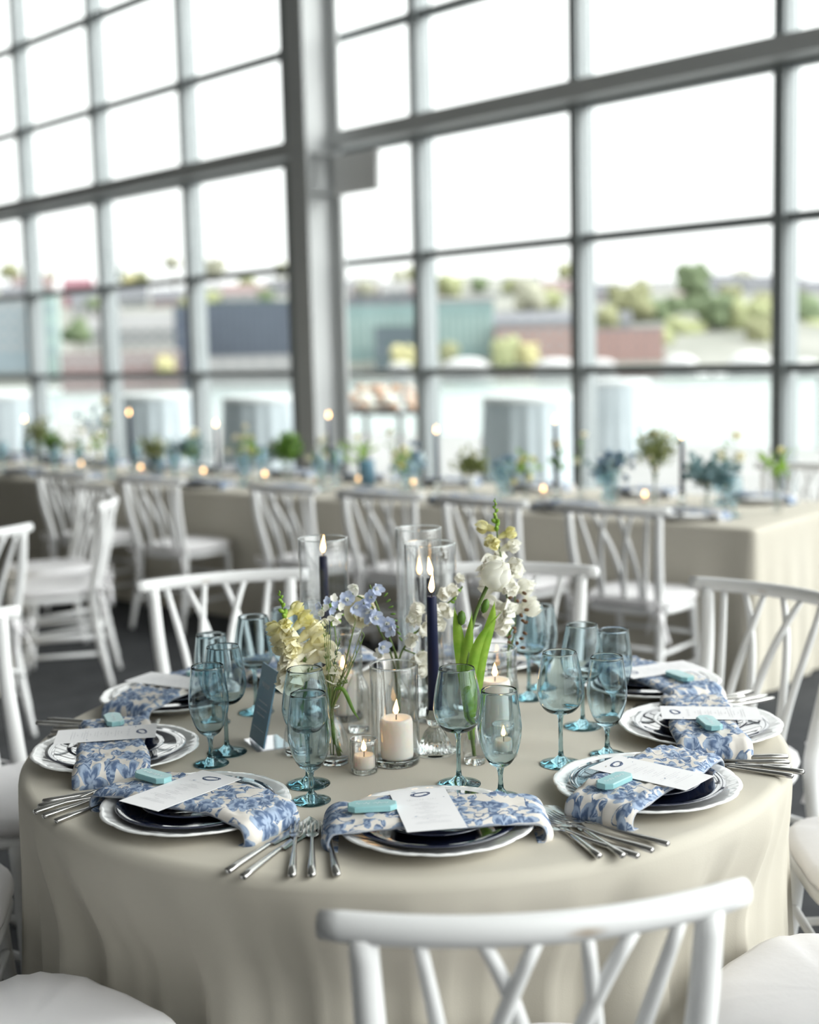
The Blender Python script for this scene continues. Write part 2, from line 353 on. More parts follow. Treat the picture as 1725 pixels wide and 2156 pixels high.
# ------------------------------------------------------------------ tablecloths
def cloth(name, outline, N, top_z, amp, flare, extra, seed, hem=.012, rad=.022):
    """draped cloth: outline(t)->(x,y,nx,ny) of the table edge, hanging to the floor in folds"""
    r_ = random.Random(seed); ph = [(r_.uniform(0, 6.28), r_.randint(*fr), a) for fr, a in (((9, 13), .40), ((18, 24), .5), ((29, 38), .30))]
    rings = [(-.40, 0), (-.2, 0), (-.08, 0), (-.03, 0)] if True else []
    b = B(); rows = []
    O = [outline(i / N) for i in range(N)]
    cx = sum(o[0] for o in O) / N; cyy = sum(o[1] for o in O) / N
    for fct in (.0, .25, .5, .7, .85, .95):
        rows.append([(cx + (o[0] - o[2] * rad - cx) * fct, cyy + (o[1] - o[3] * rad - cyy) * fct, top_z) for o in O])
    for a in (0, 22, 45, 68, 90):
        rows.append([(o[0] - o[2] * rad * (1 - math.sin(R(a))), o[1] - o[3] * rad * (1 - math.sin(R(a))), top_z - rad * (1 - math.cos(R(a)))) for o in O])
    K = 22; zt = top_z - rad
    for k in range(1, K + 1):
        t = k / K; z = zt + (hem - zt) * t; row = []
        for i, o in enumerate(O):
            u = i / N * 6.2831853
            g = sum(a * (1 - 2 * abs(math.sin((f * u + p) / 2 + .35 * math.sin(u * 3 + p))) ** .75) for p, f, a in ph)
            d = flare * t + amp * t ** .5 * g * (.5 + .5 * t)
            d += extra(i / N, t, z)
            row.append((o[0] + o[2] * d, o[1] + o[3] * d, z))
        rows.append(row)
    for rw in rows[1:]: b.v += [Vector(q) for q in rw]
    b.v.append(Vector(rows[0][0])); ctr = len(b.v) - 1
    for i in range(N): b.f.append((ctr, i, (i + 1) % N)); b.m.append(0)
    for j in range(len(rows) - 2):
        for i in range(N):
            b.f.append((j * N + i, (j + 1) * N + i, (j + 1) * N + (i + 1) % N, j * N + (i + 1) % N)); b.m.append(0)
    return b
TC = Vector((-.0204, 2.671, 0)); TZ = .755; TRAD = .776
CH = {6: .915, 47: .955, 88: 1.02, 128: 1.07, 166: 1.12, -154: 1.165, -119: 1.07, -80: 1.02, -40: .945}
def azv(a): return Vector((math.sin(R(a)), -math.cos(R(a)), 0))
def circ(t):
    a = t * 6.2831853; return (TRAD * math.cos(a), TRAD * math.sin(a), math.cos(a), math.sin(a))
def adiff(a, b): return (a - b + 180) % 360 - 180
def dents(t, h, z):
    th = t * 360; az = (th + 90); d = 0
    f = min(1, max(0, (.735 - z) / .25)); f = f * f * (3 - 2 * f)
    for a, r_ in CH.items():
        if r_ < .98: d -= max(0, (.835 - (r_ - .205))) * f * math.exp(-(adiff(az, a) / 23) ** 2)
    # two heavier folds, right of the front chair and at the front left
    for a, wd, am in ((34, 4.5, .055), (25, 4, -.045), (43, 4, -.03), (-24, 3.2, .022), (-30, 3, -.026), (-16, 5, -.016), (-48, 3, .02), (-54, 3, -.02)):
        d += am * math.exp(-(adiff(az, a) / wd) ** 2) * min(1, h * 1.6) ** .8
    return d
o = ob('tablecloth', cloth('c', circ, 360, TZ, .042, .036, dents, 3), loc=TC, mats='linen')
tag(o, 'greige linen cloth on the round table in front, hanging to the floor', 'tablecloth')
def round_table(c, label):
    t = empty('round_table', c, 0, label, 'table')
    b = B(); b.lathe([(0, .725), (.755, .725), (.757, .735), (.755, .748), (0, .748)], 64); ob('tabletop', b, t, mats='room_wall_paint')
    for k in range(4):
        a = math.pi / 4 + k * math.pi / 2; b = B(); b.tube([(.45 * math.cos(a), .45 * math.sin(a), .725), (.5 * math.cos(a), .5 * math.sin(a), 0)], .016, 8); ob('leg', b, t, mats='steel')
    return t
round_table(TC, 'round folding table hidden under the greige cloth in front')

# ------------------------------------------------------------------ chairs (sitter faces +y, origin on the floor under the seat)
def arc_y(x): return -.300 + .060 * (x / .265) ** 2 + .0
def build_chair():
    root = empty('spindle_back_chair', label='x', cat='chair')
    b = B(); n_ = 20                                       # rail: oval bar bowed backwards
    xs = [-.262 + .524 * i / n_ for i in range(n_ + 1)]
    pts = [(x, arc_y(x), .872) for x in xs]; rr = [.0175] + [.0195] * (n_ - 1) + [.0175]
    b.tube(pts, rr, 16, flat=(.72, 1)); rail = ob('top_rail', b, root, mats='white_paint')
    for s in (-1, 1):                                      # rear posts run down into the back legs
        b = B(); P = spl([(s * .212, arc_y(.212) + .004, .862), (s * .203, -.245, .70), (s * .188, -.205, .52), (s * .185, -.19, .42), (s * .192, -.215, .22), (s * .205, -.262, 0)], 5)
        b.tube(P, [.0175 + .004 * math.sin(math.pi * i / (len(P) - 1)) - (.004 if i > len(P) - 4 else 0) for i in range(len(P))], 12); ob('rear_leg', b, root, mats='white_paint')
        b = B(); P = spl([(s * .178, .155, .43), (s * .185, .17, .25), (s * .205, .20, 0)], 5)
        b.tube(P, [.018 - .006 * i / (len(P) - 1) for i in range(len(P))], 12); ob('front_leg', b, root, mats='white_paint')
        for z, dy in ((.25, 0), (.16, 0)):
            b = B(); b.tube([(s * .190, .168 + .2 * (.25 - z), z + .0), (s * .192, -.213 - .02, z + .01)], .010, 8); ob('stretcher', b, root, mats='white_paint')
    for y, z, xx in ((.168, .29, .182), (-.21, .28, .19)):
        b = B(); b.tube([(-xx, y, z), (xx, y, z)], .010, 8); ob('stretcher', b, root, mats='white_paint')
    tops = [(-.148, -.095, .5), (-.075, .012, .8), (-.012, -.082, .8), (.048, .094, .5), (.107, .02, .8), (.168, .112, .5)]
    for k, (xt, xb, bend) in enumerate(tops):              # bent spindles that branch across each other
        yt = arc_y(xt); off = .008 * (1 if k % 2 else -1)
        P = bez((xt, yt, .858), (xt + (xb - xt) * bend, yt * .65 - .19 * .35 + off, .72), (xb, -.19 + off, .60), (xb, -.175, .445), 12)
        b = B(); b.tube(P, [.0085 + .0025 * math.sin(math.pi * i / 12) for i in range(13)], 10); ob('spindle', b, root, mats='white_paint')
    def plan(t, k=1.0):                                    # rounded seat outline
        a = t * 6.2831853; c, s_ = math.cos(a), math.sin(a); e = .62
        x = math.copysign(abs(c) ** e, c) * .215 * k; y = math.copysign(abs(s_) ** e, s_) * .205 * k
        return x * (1 + .10 * y / .2), y
    def pad(z0, z1, grow, soft, wr=0, seedk=0):
        b = B(); N = 48; r_ = random.Random(seedk); rows = []
        prof = [(0, z0), (.8, z0), (.97, z0 + (z1 - z0) * .12), (1.0, z0 + (z1 - z0) * .45), (.975, z1 - (z1 - z0) * .15), (.90, z1 + soft * .2), (.65, z1 + soft * .85), (.3, z1 + soft), (0, z1 + soft)]
        for k, (f, z) in enumerate(prof):
            rw = []
            for i in range(N):
                x, y = plan(i / N, f * grow); dz = wr * math.sin(i / N * 6.2831853 * 17 + 2 * math.sin(i)) * (1 if .6 < f < 1 else 0)
                rw.append((x, y, z + dz))
            rows.append(rw)
        for rw in rows: b.v += [Vector(q) for q in rw]
        for j in range(len(rows) - 1):
            for i in range(N): b.f.append((j * N + i, j * N + (i + 1) % N, (j + 1) * N + (i + 1) % N, (j + 1) * N + i)); b.m.append(0)
        return b
    ob('seat', pad(.415, .447, 1.0, .0), root, mats='white_paint')
    cu = ob('cushion', pad(.4475, .490, 1.02, .012, .0022, 4), root, mats='cushion_fabric')
    for s in (-1, 1):                                      # cushion ribbons knotted round the rear posts
        b = B(); c0 = Vector((s * .188, -.212, .47))
        b.ball(c0, .014, 8)
        for dx, dz, L in ((.05, .02, 1), (-.035, .03, 1)):
            b.tube(spl([c0, c0 + Vector((dx, -.03, dz)), c0 + Vector((dx * .8, -.035, dz - .035)), c0], 4), .009, 6, flat=(1, .25))
        for dx, L in ((.03, .15), (-.02, .12)):
            b.tube(spl([c0, c0 + Vector((dx, -.03, -L * .4)), c0 + Vector((dx * 2, -.028, -L))], 4), .010, 6, flat=(1, .2))
        ob('cushion_tie', b, cu, mats='cushion_fabric')
    return root
proto = build_chair()
def chair_at(c, az, r_, label, group, first=[True]):
    o = proto if first[0] else copy_tree(proto); first[0] = False
    v = azv(az); place(o, Vector((c.x, c.y, 0)) + v * r_, math.atan2(v.x, -v.y), label, group)
    return o
gmain = 'white chairs round the front table'
names = {6: 'white spindle-back chair nearest the camera, its curved rail across the bottom of the photo', 47: 'white chair at the front right corner, only its round cushion showing',
         88: 'white chair cut by the right edge of the photo, beside the cloth', 128: 'white chair behind the right side of the round table, before the long table end',
         166: 'white chair directly behind the tall glass cylinders and snapdragon', -154: 'white chair behind the round table left of the tall glass cylinders',
         -119: 'white chair at the left edge with one post beside the dark floor', -80: 'white chair at the left edge, its cushion beside the hanging cloth',
         -40: 'white chair at the bottom left corner, only its grey shaded cushion showing'}
for az, r_ in CH.items():
    c = chair_at(TC, az, r_, names[az], gmain)
    if az == 6: c.location.x += .036; c.rotation_euler.z += R(1)
    if az == 6:
        tr_ = [q for q in c.children if q.name.startswith('top_rail')][0]; tr_.data = tr_.data.copy(); tr_.data.materials[0] = MAT['scuffed_paint']
    if az == -154: c.location.x += .040; c.rotation_euler.z += R(-7)
    if az == 128: c.location.x -= .055; c.location.y += .03
    if az == -119: c.location.x -= .03
T2 = Vector((-2.86, 6.15, 0))
# ------------------------------------------------------------------ long banquet table
LA = Vector((1.485, 5.62, 0)); LE = Vector((-.767, .642, 0)); LM = Vector((.642, .767, 0)); LL, LD = 8.6, 1.15
def LT(s, o_, z=TZ): return LA + LE * s + LM * o_ + Vector((0, 0, z))
def rect(t):
    rc = .03; per = [(LL - 2 * rc), math.pi / 2 * rc, (LD - 2 * rc), math.pi / 2 * rc] * 2; tot = sum(per); d = t * tot; k = 0
    while k < 7 and d > per[k]: d -= per[k]; k += 1
    cs = [(rc, rc), (LL - rc, rc), (LL - rc, LD - rc), (rc, LD - rc)]
    # walk: front edge (o=0) from s=0 to LL, and round
    if k == 0: q, nrm = (rc + d, 0), (0, -1)
    elif k == 2: q, nrm = (LL, rc + d), (1, 0)
    elif k == 4: q, nrm = (LL - rc - d, LD), (0, 1)
    elif k == 6: q, nrm = (0, LD - rc - d), (-1, 0)
    else:
        a0 = {1: -90, 3: 0, 5: 90, 7: 180}[k]; a = R(a0) + d / rc; c = {1: cs[1], 3: cs[2], 5: cs[3], 7: cs[0]}[k]
        nrm = (math.cos(a), math.sin(a)); q = (c[0] + nrm[0] * rc, c[1] + nrm[1] * rc)
    P = LE * q[0] + LM * q[1]; Nn = LE * nrm[0] + LM * nrm[1]
    return (P.x, P.y, Nn.x, Nn.y)
def lfold(t, h, z):
    x, y, nx, ny = rect(t); P = Vector((x, y, 0)); s, o_ = P.dot(LE), P.dot(LM); d = 0
    dc = math.hypot(s, o_)
    if o_ < .02: d += .035 * h * math.exp(-((s - .05) / .05) ** 2) - .045 * h * math.exp(-((s - .16) / .06) ** 2) + .03 * h * math.exp(-((s - .27) / .06) ** 2)
    if s < .02: d += .012 * h * math.sin(o_ * 38)
    return d
o = ob('tablecloth', cloth('c', rect, 900, TZ, .004, .015, lfold, 9), loc=LA, mats='linen')
tag(o, 'greige linen cloth over the long banquet table by the windows', 'tablecloth')
t = empty('banquet_table', LA, math.atan2(LE.y, LE.x), 'long banquet table hidden under the cloth by the windows', 'table')
b = B(); b.box((LL / 2, -LD / 2, .735), (LL - .04, LD - .04, .025)); ob('tabletop', b, t, mats='room_wall_paint', smooth=False)
for s in (.4, 2.9, 5.6, 8.2):
    for y in (.2, .95):
        b = B(); b.tube([(s, -y, .722), (s, -y, 0)], .02, 8); ob('leg', b, t, mats='steel')
glong = 'white chairs along the near side of the long table'
rzL = math.atan2(-LM.x, LM.y)
spots = [.42, 1.08, 1.72, 2.36, 3.44, 4.28]
for k, s in enumerate(spots):
    c = copy_tree(proto); P = LT(s, -.25, 0); place(c, P, rzL + R([4, -3, 3, -2, 4, 2][k]), 'blurred white chair, %s from the right along the near side of the long table' % ORD[k], glong)
c = copy_tree(proto); place(c, LT(.52, 1.42, 0), rzL + math.pi, 'white chair on the window side of the long table at its right end', 'white chairs beyond the long table')
# second round table, off the left of the frame, with its chairs
o = ob('tablecloth', cloth('c', lambda t: (.776 * math.cos(t * 6.2831853), .776 * math.sin(t * 6.2831853), math.cos(t * 6.2831853), math.sin(t * 6.2831853)), 240, TZ, .03, .16, lambda *a: 0, 21), loc=T2, mats='linen')
tag(o, 'pale cloth hem of the far left round table, behind white chairs', 'tablecloth')
g2 = 'white chairs round the far left table'
def chair2(px, rz, label):
    c = copy_tree(proto); place(c, px, rz, label, g2)
def face(p, q): d = Vector(q) - Vector(p); return math.atan2(-d.x, d.y)
for P, lab in (((-1.90, 6.86, 0), 'white chair before the long table at left, its crossing spindles seen straight on'),
               ((-1.72, 6.30, 0), 'white chair at left seen side on, cushion ribbons hanging at its post'),
               ((-1.92, 5.36, 0), 'white chair at the left edge with its rail rising to a rounded end')):
    chair2(P, face(P, T2), lab)

# ------------------------------------------------------------------ place settings on the round table
def plate_mesh():
    b = B()                                                # scalloped charger
    def sc_(r_, z, a):
        k = max(0, (r_ - .12) / .05); lob = abs(math.cos(a * 6)); rr = r_ * (1 - .020 * k * (1 - lob ** .6)); zz = z + .0006 * k * math.cos(a * 36) * (1 if .13 < r_ < .168 else 0)
        return rr, zz
    b.lathe([(0, .004), (.09, .004), (.10, .0), (.112, .0), (.118, .005), (.150, .015), (.170, .0215), (.1735, .0235), (.172, .0255), (.165, .0245), (.15, .0195), (.122, .0095), (.108, .0075), (0, .0075)], 144, fn=sc_)
    ch = b.mesh('charger', 'porcelain')
    b = B(); b.lathe([(0, .0085), (.08, .0085), (.09, .010), (.120, .0195), (.136, .0250), (.1375, .0262), (.136, .0274), (.118, .0225), (.088, .0128), (0, .0118)], 96)
    dn = b.mesh('dinner', 'navy_glaze')
    b = B(); b.lathe([(0, .0135), (.055, .0135), (.064, .0150), (.085, .0245), (.094, .0285), (.095, .0295), (.0935, .0305), (.083, .0275), (.062, .0185), (0, .0165)], 96)
    sd = b.mesh('salad', 'navy_glaze')
    return ch, dn, sd
PL = plate_mesh()
def napkin_mesh(seed):
    r_ = random.Random(seed); b = B(); wv = .069; NU, NV = 44, 14
    prof = [(-.172, .0012), (-.1835, .003), (-.1865, .012), (-.1815, .0235), (-.170, .0285), (-.138, .0305), (-.100, .0335), (0, .0340)]
    prof += [(-u, z) for u, z in reversed(prof[:-1])]
    P = spl([(u * .93, 0, z) for u, z in prof], 6); NU = len(P) - 1
    L = [0]
    for i in range(1, len(P)): L.append(L[-1] + (P[i] - P[i - 1]).length)
    ph = [r_.uniform(0, 6.28) for _ in range(6)]; sk = r_.uniform(-.05, .05)
    def w_(q): return .0022 * math.sin(q * 31 + ph[0]) + .0015 * math.sin(q * 57 + ph[1])
    def edge(i, s):                                        # edges wander a little
        u = P[i].x; return s * wv + .006 * math.sin(u * 14 + ph[2 + (s > 0)]) + .004 * math.sin(u * 33 + ph[4])
    def pt(i, v, top):
        q = P[i]; y = edge(i, -1) + (edge(i, 1) - edge(i, -1)) * v
        tn = (P[min(i + 1, NU)] - P[max(i - 1, 0)]).normalized(); nm = Vector((-tn.z, 0, tn.x))
        th = .0115 * (min(1, v * (1 - v) * 14 + .18)) ** .6
        sag = -.0035 * math.exp(-(v - .45) ** 2 / .05) * math.exp(-(q.x / .06) ** 2)
        dz = (w_(v + q.x * 3) * .9 if top else 0)
        k = nm * (th + dz if top else .0005)
        return Vector((q.x + sk * y * .3, y, max(q.z, .0012))) + k + Vector((0, 0, sag if top else 0))
    b.grid(lambda a, v: pt(round(a * NU), v, True), NU, NV, uv=lambda a, v: (L[round(a * NU)], v * wv * 2))
    b.grid(lambda a, v: pt(round(a * NU), 1 - v, False), NU, NV, uv=lambda a, v: (L[round(a * NU)] + .3, v * wv * 2))
    k0, k1 = 0, (NU + 1) * (NV + 1); row = NV + 1
    for i in range(NU):                                    # close the long folded edges
        b.f.append((k0 + i * row, k1 + i * row + NV, k1 + (i + 1) * row + NV, k0 + (i + 1) * row)); b.m.append(0)
        b.f.append((k0 + (i + 1) * row + NV, k1 + (i + 1) * row, k1 + i * row, k0 + i * row + NV)); b.m.append(0)
    for j in range(NV):
        b.f.append((k0 + j + 1, k1 + NV - j - 1, k1 + NV - j, k0 + j)); b.m.append(0)
        e0, e1 = k0 + NU * row, k1 + NU * row
        b.f.append((e0 + j, e1 + NV - j, e1 + NV - j - 1, e0 + j + 1)); b.m.append(0)
    return b.mesh('napkin', 'toile')
NAP = [napkin_mesh(k) for k in (1, 2, 3)]
def stroke(b, pts, wd, mi, z=.0006):
    """inked line lying on the sheet"""
    for a, c in zip(pts, pts[1:]):
        a = Vector((*a, z)); c = Vector((*c, z)); d = (c - a); nn_ = Vector((-d.y, d.x, 0)).normalized() * wd / 2; e = d.normalized() * wd * .3
        b.add([a - nn_ - e, c - nn_ + e, c + nn_ + e, a + nn_ - e], [(0, 1, 2, 3)], mi)
def menu_mesh():
    b = B(); wd, ln = .096, .196
    b.box((0, 0, -.0002), (wd, ln, .0006), 0)
    for q, a_, b_ in ((0, .0165, .0095), (1, .0125, .0065), (2, .0145, .0080)):                    # shell-shaped ring at the head
        P = []
        for k in range(25):
            t = R(20 + 330 * k / 24 + q * 25); rr = 1 + .07 * math.sin(3 * t + q); P.append((.002 + a_ * rr * math.cos(t), .070 + b_ * rr * math.sin(t) + .003 * math.cos(t)))
        stroke(b, P, .0018 if q != 1 else .001, 1)
    r_ = random.Random(5); x = -.026; P = []                                                        # script heading
    for k in range(121): t = k / 120; P.append((-.026 + .052 * t + .0015 * math.cos(t * 75), .044 + .0030 * math.sin(t * 75) * (.55 + .45 * math.sin(t * 17))))
    for a in range(0, 120, 24): stroke(b, P[a:a + 21], .0005, 2)
    y = .030
    for blk, wl in ((.014, (.03, .046)), (.011, (.036, .024)), (.010, (.042, .03)), (.011, (.056, .064, .03)), (.010, (.05, .058))):
        x = -blk / 2                                                                               # small heading then lines of tiny type
        stroke(b, [(-blk / 2, y), (blk / 2, y)], .0011, 2); y -= .0062
        for q in wl:
            x = -q / 2
            while x < q / 2:
                l_ = r_.uniform(.003, .007); stroke(b, [(x, y), (min(x + l_, q / 2), y)], .0009, 2); x += l_ + .0014
            y -= .0052
        y -= .0035
    return b.mesh('menu', ['paper', 'navy_ink', 'grey_ink'], smooth=False)
MENU = menu_mesh()
def tile_mesh():
    b = B(); L_, w_, h_, c = .040, .0175, .010, .011
    def oc(k, z): return [((L_ - k) * sx - (c if i else 0) * sx, (w_ - k) * sy - (0 if i else c * .8) * sy, z) for sx, sy, seq in ((1, 1, (0, 1)), (-1, 1, (1, 0)), (-1, -1, (0, 1)), (1, -1, (1, 0))) for i in seq]
    rows = [oc(.0015, 0), oc(0, .0012), oc(0, h_ - .0015), oc(.0015, h_)]
    for rw in rows: b.v += [Vector(q) for q in rw]
    for j in range(3):
        for i in range(8): b.f.append((j * 8 + i, j * 8 + (i + 1) % 8, (j + 1) * 8 + (i + 1) % 8, (j + 1) * 8 + i)); b.m.append(0)
    b.f += [tuple(range(7, -1, -1)), tuple(range(24, 32))]; b.m += [0, 0]
    P = [(-.026 + .052 * k / 40, .0045 * math.sin(k * 1.35) * math.cos(k * .23)) for k in range(41)]
    stroke(b, P[:18], .0009, 1, h_ + .0004); stroke(b, P[21:], .0009, 1, h_ + .0004)
    return b.mesh('tile', ['sea_glass', 'white_ink'], smooth=False)
TILE = tile_mesh()
def fork_parts():
    h = B(); P = [(0, y, z) for y, z in ((-.150, .0045), (-.148, .0048), (-.12, .0050), (-.09, .0048), (-.06, .0058), (-.035, .0080), (-.022, .0085), (-.010, .0070))]
    h.tube(P, [.003, .0058, .0060, .0048, .0034, .0026, .0025, .003], 12, flat=(1.0, .72))
    hd = B(); hd.tube([(0, y, z) for y, z in ((-.012, .0072), (-.004, .0056), (.006, .0044), (.014, .0040))], [.003, .0075, .0105, .0108], 12, flat=(1.0, .12))
    for k in range(4):
        x = -.0090 + .006 * k
        hd.tube([(x, .010, .0040), (x * 1.02, .026, .0042), (x * 1.03, .042, .0060), (x * .98, .053, .0090)], [.0017, .0016, .0013, .0006], 8, flat=(1, .7))
    return h.mesh('handle', 'steel'), hd.mesh('tines', 'steel')
def knife_parts():
    h = B(); h.tube([(0, y, .0048) for y in (-.140, -.138, -.12, -.09, -.05, -.03, -.022)], [.003, .0060, .0064, .0058, .0046, .0042, .003], 12, flat=(1, .75))
    bl = B()
    def f(a, v):
        y = -.024 + .125 * a; wd = .0065 + .0035 * math.sin(min(1, a * 1.25) * math.pi * .5) if a < .86 else .010 * math.sqrt(max(0, 1 - ((a - .86) / .14) ** 2))
        x = -.005 + (v * 2 - 1) * 0 + v * 2 * wd
        return Vector((x, y, .0042 + .0008 * math.sin(v * math.pi)))
    bl.grid(f, 20, 4); bl.grid(lambda a, v: f(a, 1 - v) - Vector((0, 0, .0014)), 20, 4)
    return h.mesh('handle', 'steel'), bl.mesh('blade', 'steel')
FORK, KNIFE = fork_parts(), knife_parts()
def glass_meshes():
    t = .0011
    def shell(bowl): # closed double wall from the outer bowl profile
        inner = [(max(r_ - t, 0.0), z) for r_, z in bowl]
        return inner
    def build(foot_r, stem_top, bowl, seg=64):
        st = B()
        st.lathe([(0, .0005), (foot_r * .9, .0), (foot_r, .0012), (foot_r, .0022), (foot_r * .75, .0050), (foot_r * .35, .0095), (.0055, .018), (.0042, .030), (.0040, stem_top * .6), (.0044, stem_top - .012), (.0062, stem_top - .003), (.0072, stem_top)], seg)
        outer = [(.0072, stem_top)] + bowl
        bw = B(); zb_ = bowl[0][1]; inn = [(max(r_ - t, .0), z + .0045 * math.exp(-((z - zb_) / .010) ** 2)) for i, (r_, z) in enumerate(bowl)]
        rim = (bowl[-1][0] - t / 2, bowl[-1][1] + .0008)
        bw.lathe(outer + [rim] + list(reversed(inn)) + [(0, zb_ + .0042)], seg)
        return st, bw
    def smooth_prof(p): return [(q.x, q.y) for q in spl([(r_, z, 0) for r_, z in p], 5)]
    gob = build(.0345, .056, smooth_prof([(.012, .0585), (.021, .066), (.0300, .082), (.0365, .104), (.0390, .124), (.0378, .147), (.0345, .172), (.0315, .196)]))
    win = build(.0400, .098, smooth_prof([(.016, .1005), (.028, .106), (.0385, .119), (.0440, .138), (.0440, .152), (.0405, .178), (.0355, .203), (.0325, .218)]))
    return gob, win
GOB, WIN = glass_meshes()
def fuse(parts): # stem and bowl in one closed body: bowl shell joined to the stem
    pass
GM = [(q[0].mesh('stem', 'solid_blue_glass'), q[1].mesh('bowl', 'blue_glass')) for q in (GOB, WIN)]
def drinking_glass(kind, loc, label, group, rz=0):
    nm = ('water_goblet', 'wine_glass')[kind]
    r_ = empty(nm, loc, rz, label, 'glass', group); ob('bowl', GM[kind][1], r_); ob('stem_and_foot', GM[kind][0], r_); return r_
SET = {5: 'front', -38: 'front left', -78: 'left', -119: 'back left', 119: 'back right', 85: 'right', 46: 'front right', 163: 'far back right', -156: 'far back left'}
PHR = {'front': 'at the nearest setting', 'front left': 'at the front left setting', 'left': 'at the leftmost setting of the round table', 'back left': 'at the back left setting',
       'back right': 'at the back right setting', 'right': 'at the rightmost setting of the round table', 'front right': 'at the front right setting', 'far back right': 'at the back centre setting', 'far back left': 'at the setting behind the yellow snapdragon'}
GLASS = {5: ((.078, 2.335), (.149, 2.257)), -38: ((-.199, 2.357), (-.187, 2.265)), -78: ((-.378, 2.568), (-.399, 2.496)), -119: ((-.353, 2.867), (-.435, 2.79)), 119: ((.262, 2.93), (.30, 3.02)), 85: ((.352, 2.689), (.425, 2.735)), 46: ((.277, 2.44), (.373, 2.489)), 163: ((.02, 3.06), None), -156: ((-.22, 3.02), (-.30, 3.06))}
PR = {5: .578, -38: .588, -78: .588, -119: .612, 119: .645, 85: .605, 46: .595, 163: .60, -156: .60}
TW = {5: -3, -38: 4, -78: 0, -119: 3, 119: -4, 85: 0, 46: 5, 163: 2, -156: -2}
for ix, (az, nm) in enumerate(SET.items()):
    v = azv(az); rz = math.atan2(v.x, -v.y); C = TC + v * PR[az]; ph = PHR[nm]
    M = Matrix.Translation((C.x, C.y, TZ)) @ Matrix.Rotation(rz, 4, 'Z')
    def put(name, mesh, x, y, z, r_, label, cat, group, parts=None, scl=1):
        L = M @ Vector((x, y, z))
        if parts:
            e = empty(name, L, rz + r_, label, cat, group)
            for pn, me in parts: ob(pn, me, e)
            e.scale = (scl,) * 3
            return e
        return tag(ob(name, mesh, loc=L, rz=rz + r_), label, cat, group)
    ch_ = put('charger_plate', PL[0], 0, 0, .0003, .1 * ix, 'white scalloped charger plate ' + ph, 'plate', 'white scalloped chargers on the round table'); ch_.scale = (.955, .955, 1)
    put('dinner_plate', PL[1], 0, 0, .0003, 0, 'glossy navy dinner plate on the charger ' + ph, 'plate', 'navy dinner plates on the round table')
    put('salad_plate', PL[2], 0, 0, .0003, 0, 'small dark plate under the folded napkin ' + ph, 'plate', 'small dark plates on the round table')
    tw = R(TW[az]); far_ = nm.startswith('far'); cy_ = .045 if nm in ('left', 'right') else .018
    put('napkin', NAP[ix % 3], 0, -.004, .0004, tw, 'blue toile napkin folded across the plates ' + ph, 'napkin', 'blue toile napkins on the round table')
    put('menu_card', MENU, -.016, -.018, .0478, tw + R(7 if nm == 'front' else -3), 'white printed menu card lying on the napkin ' + ph, 'card', 'menu cards on the round table')
    if not far_:
        put('name_tile', TILE, -.104, -.004, .0472, tw + R([2, -6, 8, 4, 0, 10, -4][ix]), 'aqua sea-glass name tile on the napkin ' + ph, 'name tile', 'sea-glass name tiles on the round table')
        for k, (x, y, a) in enumerate(((-.176, -.020, 3), (-.203, -.016, 0), (-.230, -.012, -3))):
            put('fork', None, x - (.026 if nm == 'front right' else 0), y + cy_, .0003, R(a + rnd.uniform(-2, 2)), '%s of the three steel forks ' % ('innermost', 'middle', 'outermost')[k] + ph, 'fork', 'steel forks on the round table', (('handle', FORK[0]), ('tines', FORK[1])), 1.12)
        for k, (x, y, a) in enumerate(((.205, -.028, 14), (.232, -.034, 16))):
            put('knife', None, x, y + cy_, .0003, R(a + rnd.uniform(-2, 2)), '%s of the two steel knives ' % ('inner', 'outer')[k] + ph, 'knife', 'steel knives on the round table', (('handle', KNIFE[0]), ('blade', KNIFE[1])), 1.08)
    gw, gg = GLASS[az]
    drinking_glass(1, (gw[0], gw[1], TZ), 'blue wine glass ' + ph, 'blue wine glasses on the round table')
    if gg: drinking_glass(0, (gg[0], gg[1], TZ), 'slim blue water goblet ' + ph, 'blue goblets on the round table')

# ------------------------------------------------------------------ centrepieces: candles, cylinders
def cyl_glass(r_, h, t=.0022, base=.012, ribs=0):
    prof_o = [(0, 0), (r_ * .96, 0), (r_, .003), (r_, h)]; prof_i = [(r_ - t / 2, h + t * .5), (r_ - t, h), (r_ - t, base + .004), (r_ * .9 - t, base), (0, base)]
    f = (lambda rr, z, a: (rr * (1 + (.022 * math.cos(a * ribs) if rr > r_ * .8 and .006 < z < h - .004 else 0)), z)) if ribs else None
    b = B(); b.lathe(prof_o[:3] + [(r_, h * k / 6) for k in range(1, 7)] + prof_i, 96 if ribs else 64, fn=f); return b
def rim_ring(r_, h, t=.0016):
    b = B(); b.tube([(r_ * math.cos(6.2831853 * k / 64), r_ * math.sin(6.2831853 * k / 64), h) for k in range(65)], t, 8, cap=False); return b
def flame_b(z, h, rad, lean=0.0):
    b = B(); b.lathe([(0, z), (rad * .55, z + h * .06), (rad, z + h * .24), (rad * .82, z + h * .45), (rad * .45, z + h * .70), (rad * .16, z + h * .9), (0, z + h)], 16)
    for q in b.v: k = (q.z - z) / h; q.x += lean * k * k * .01
    return b
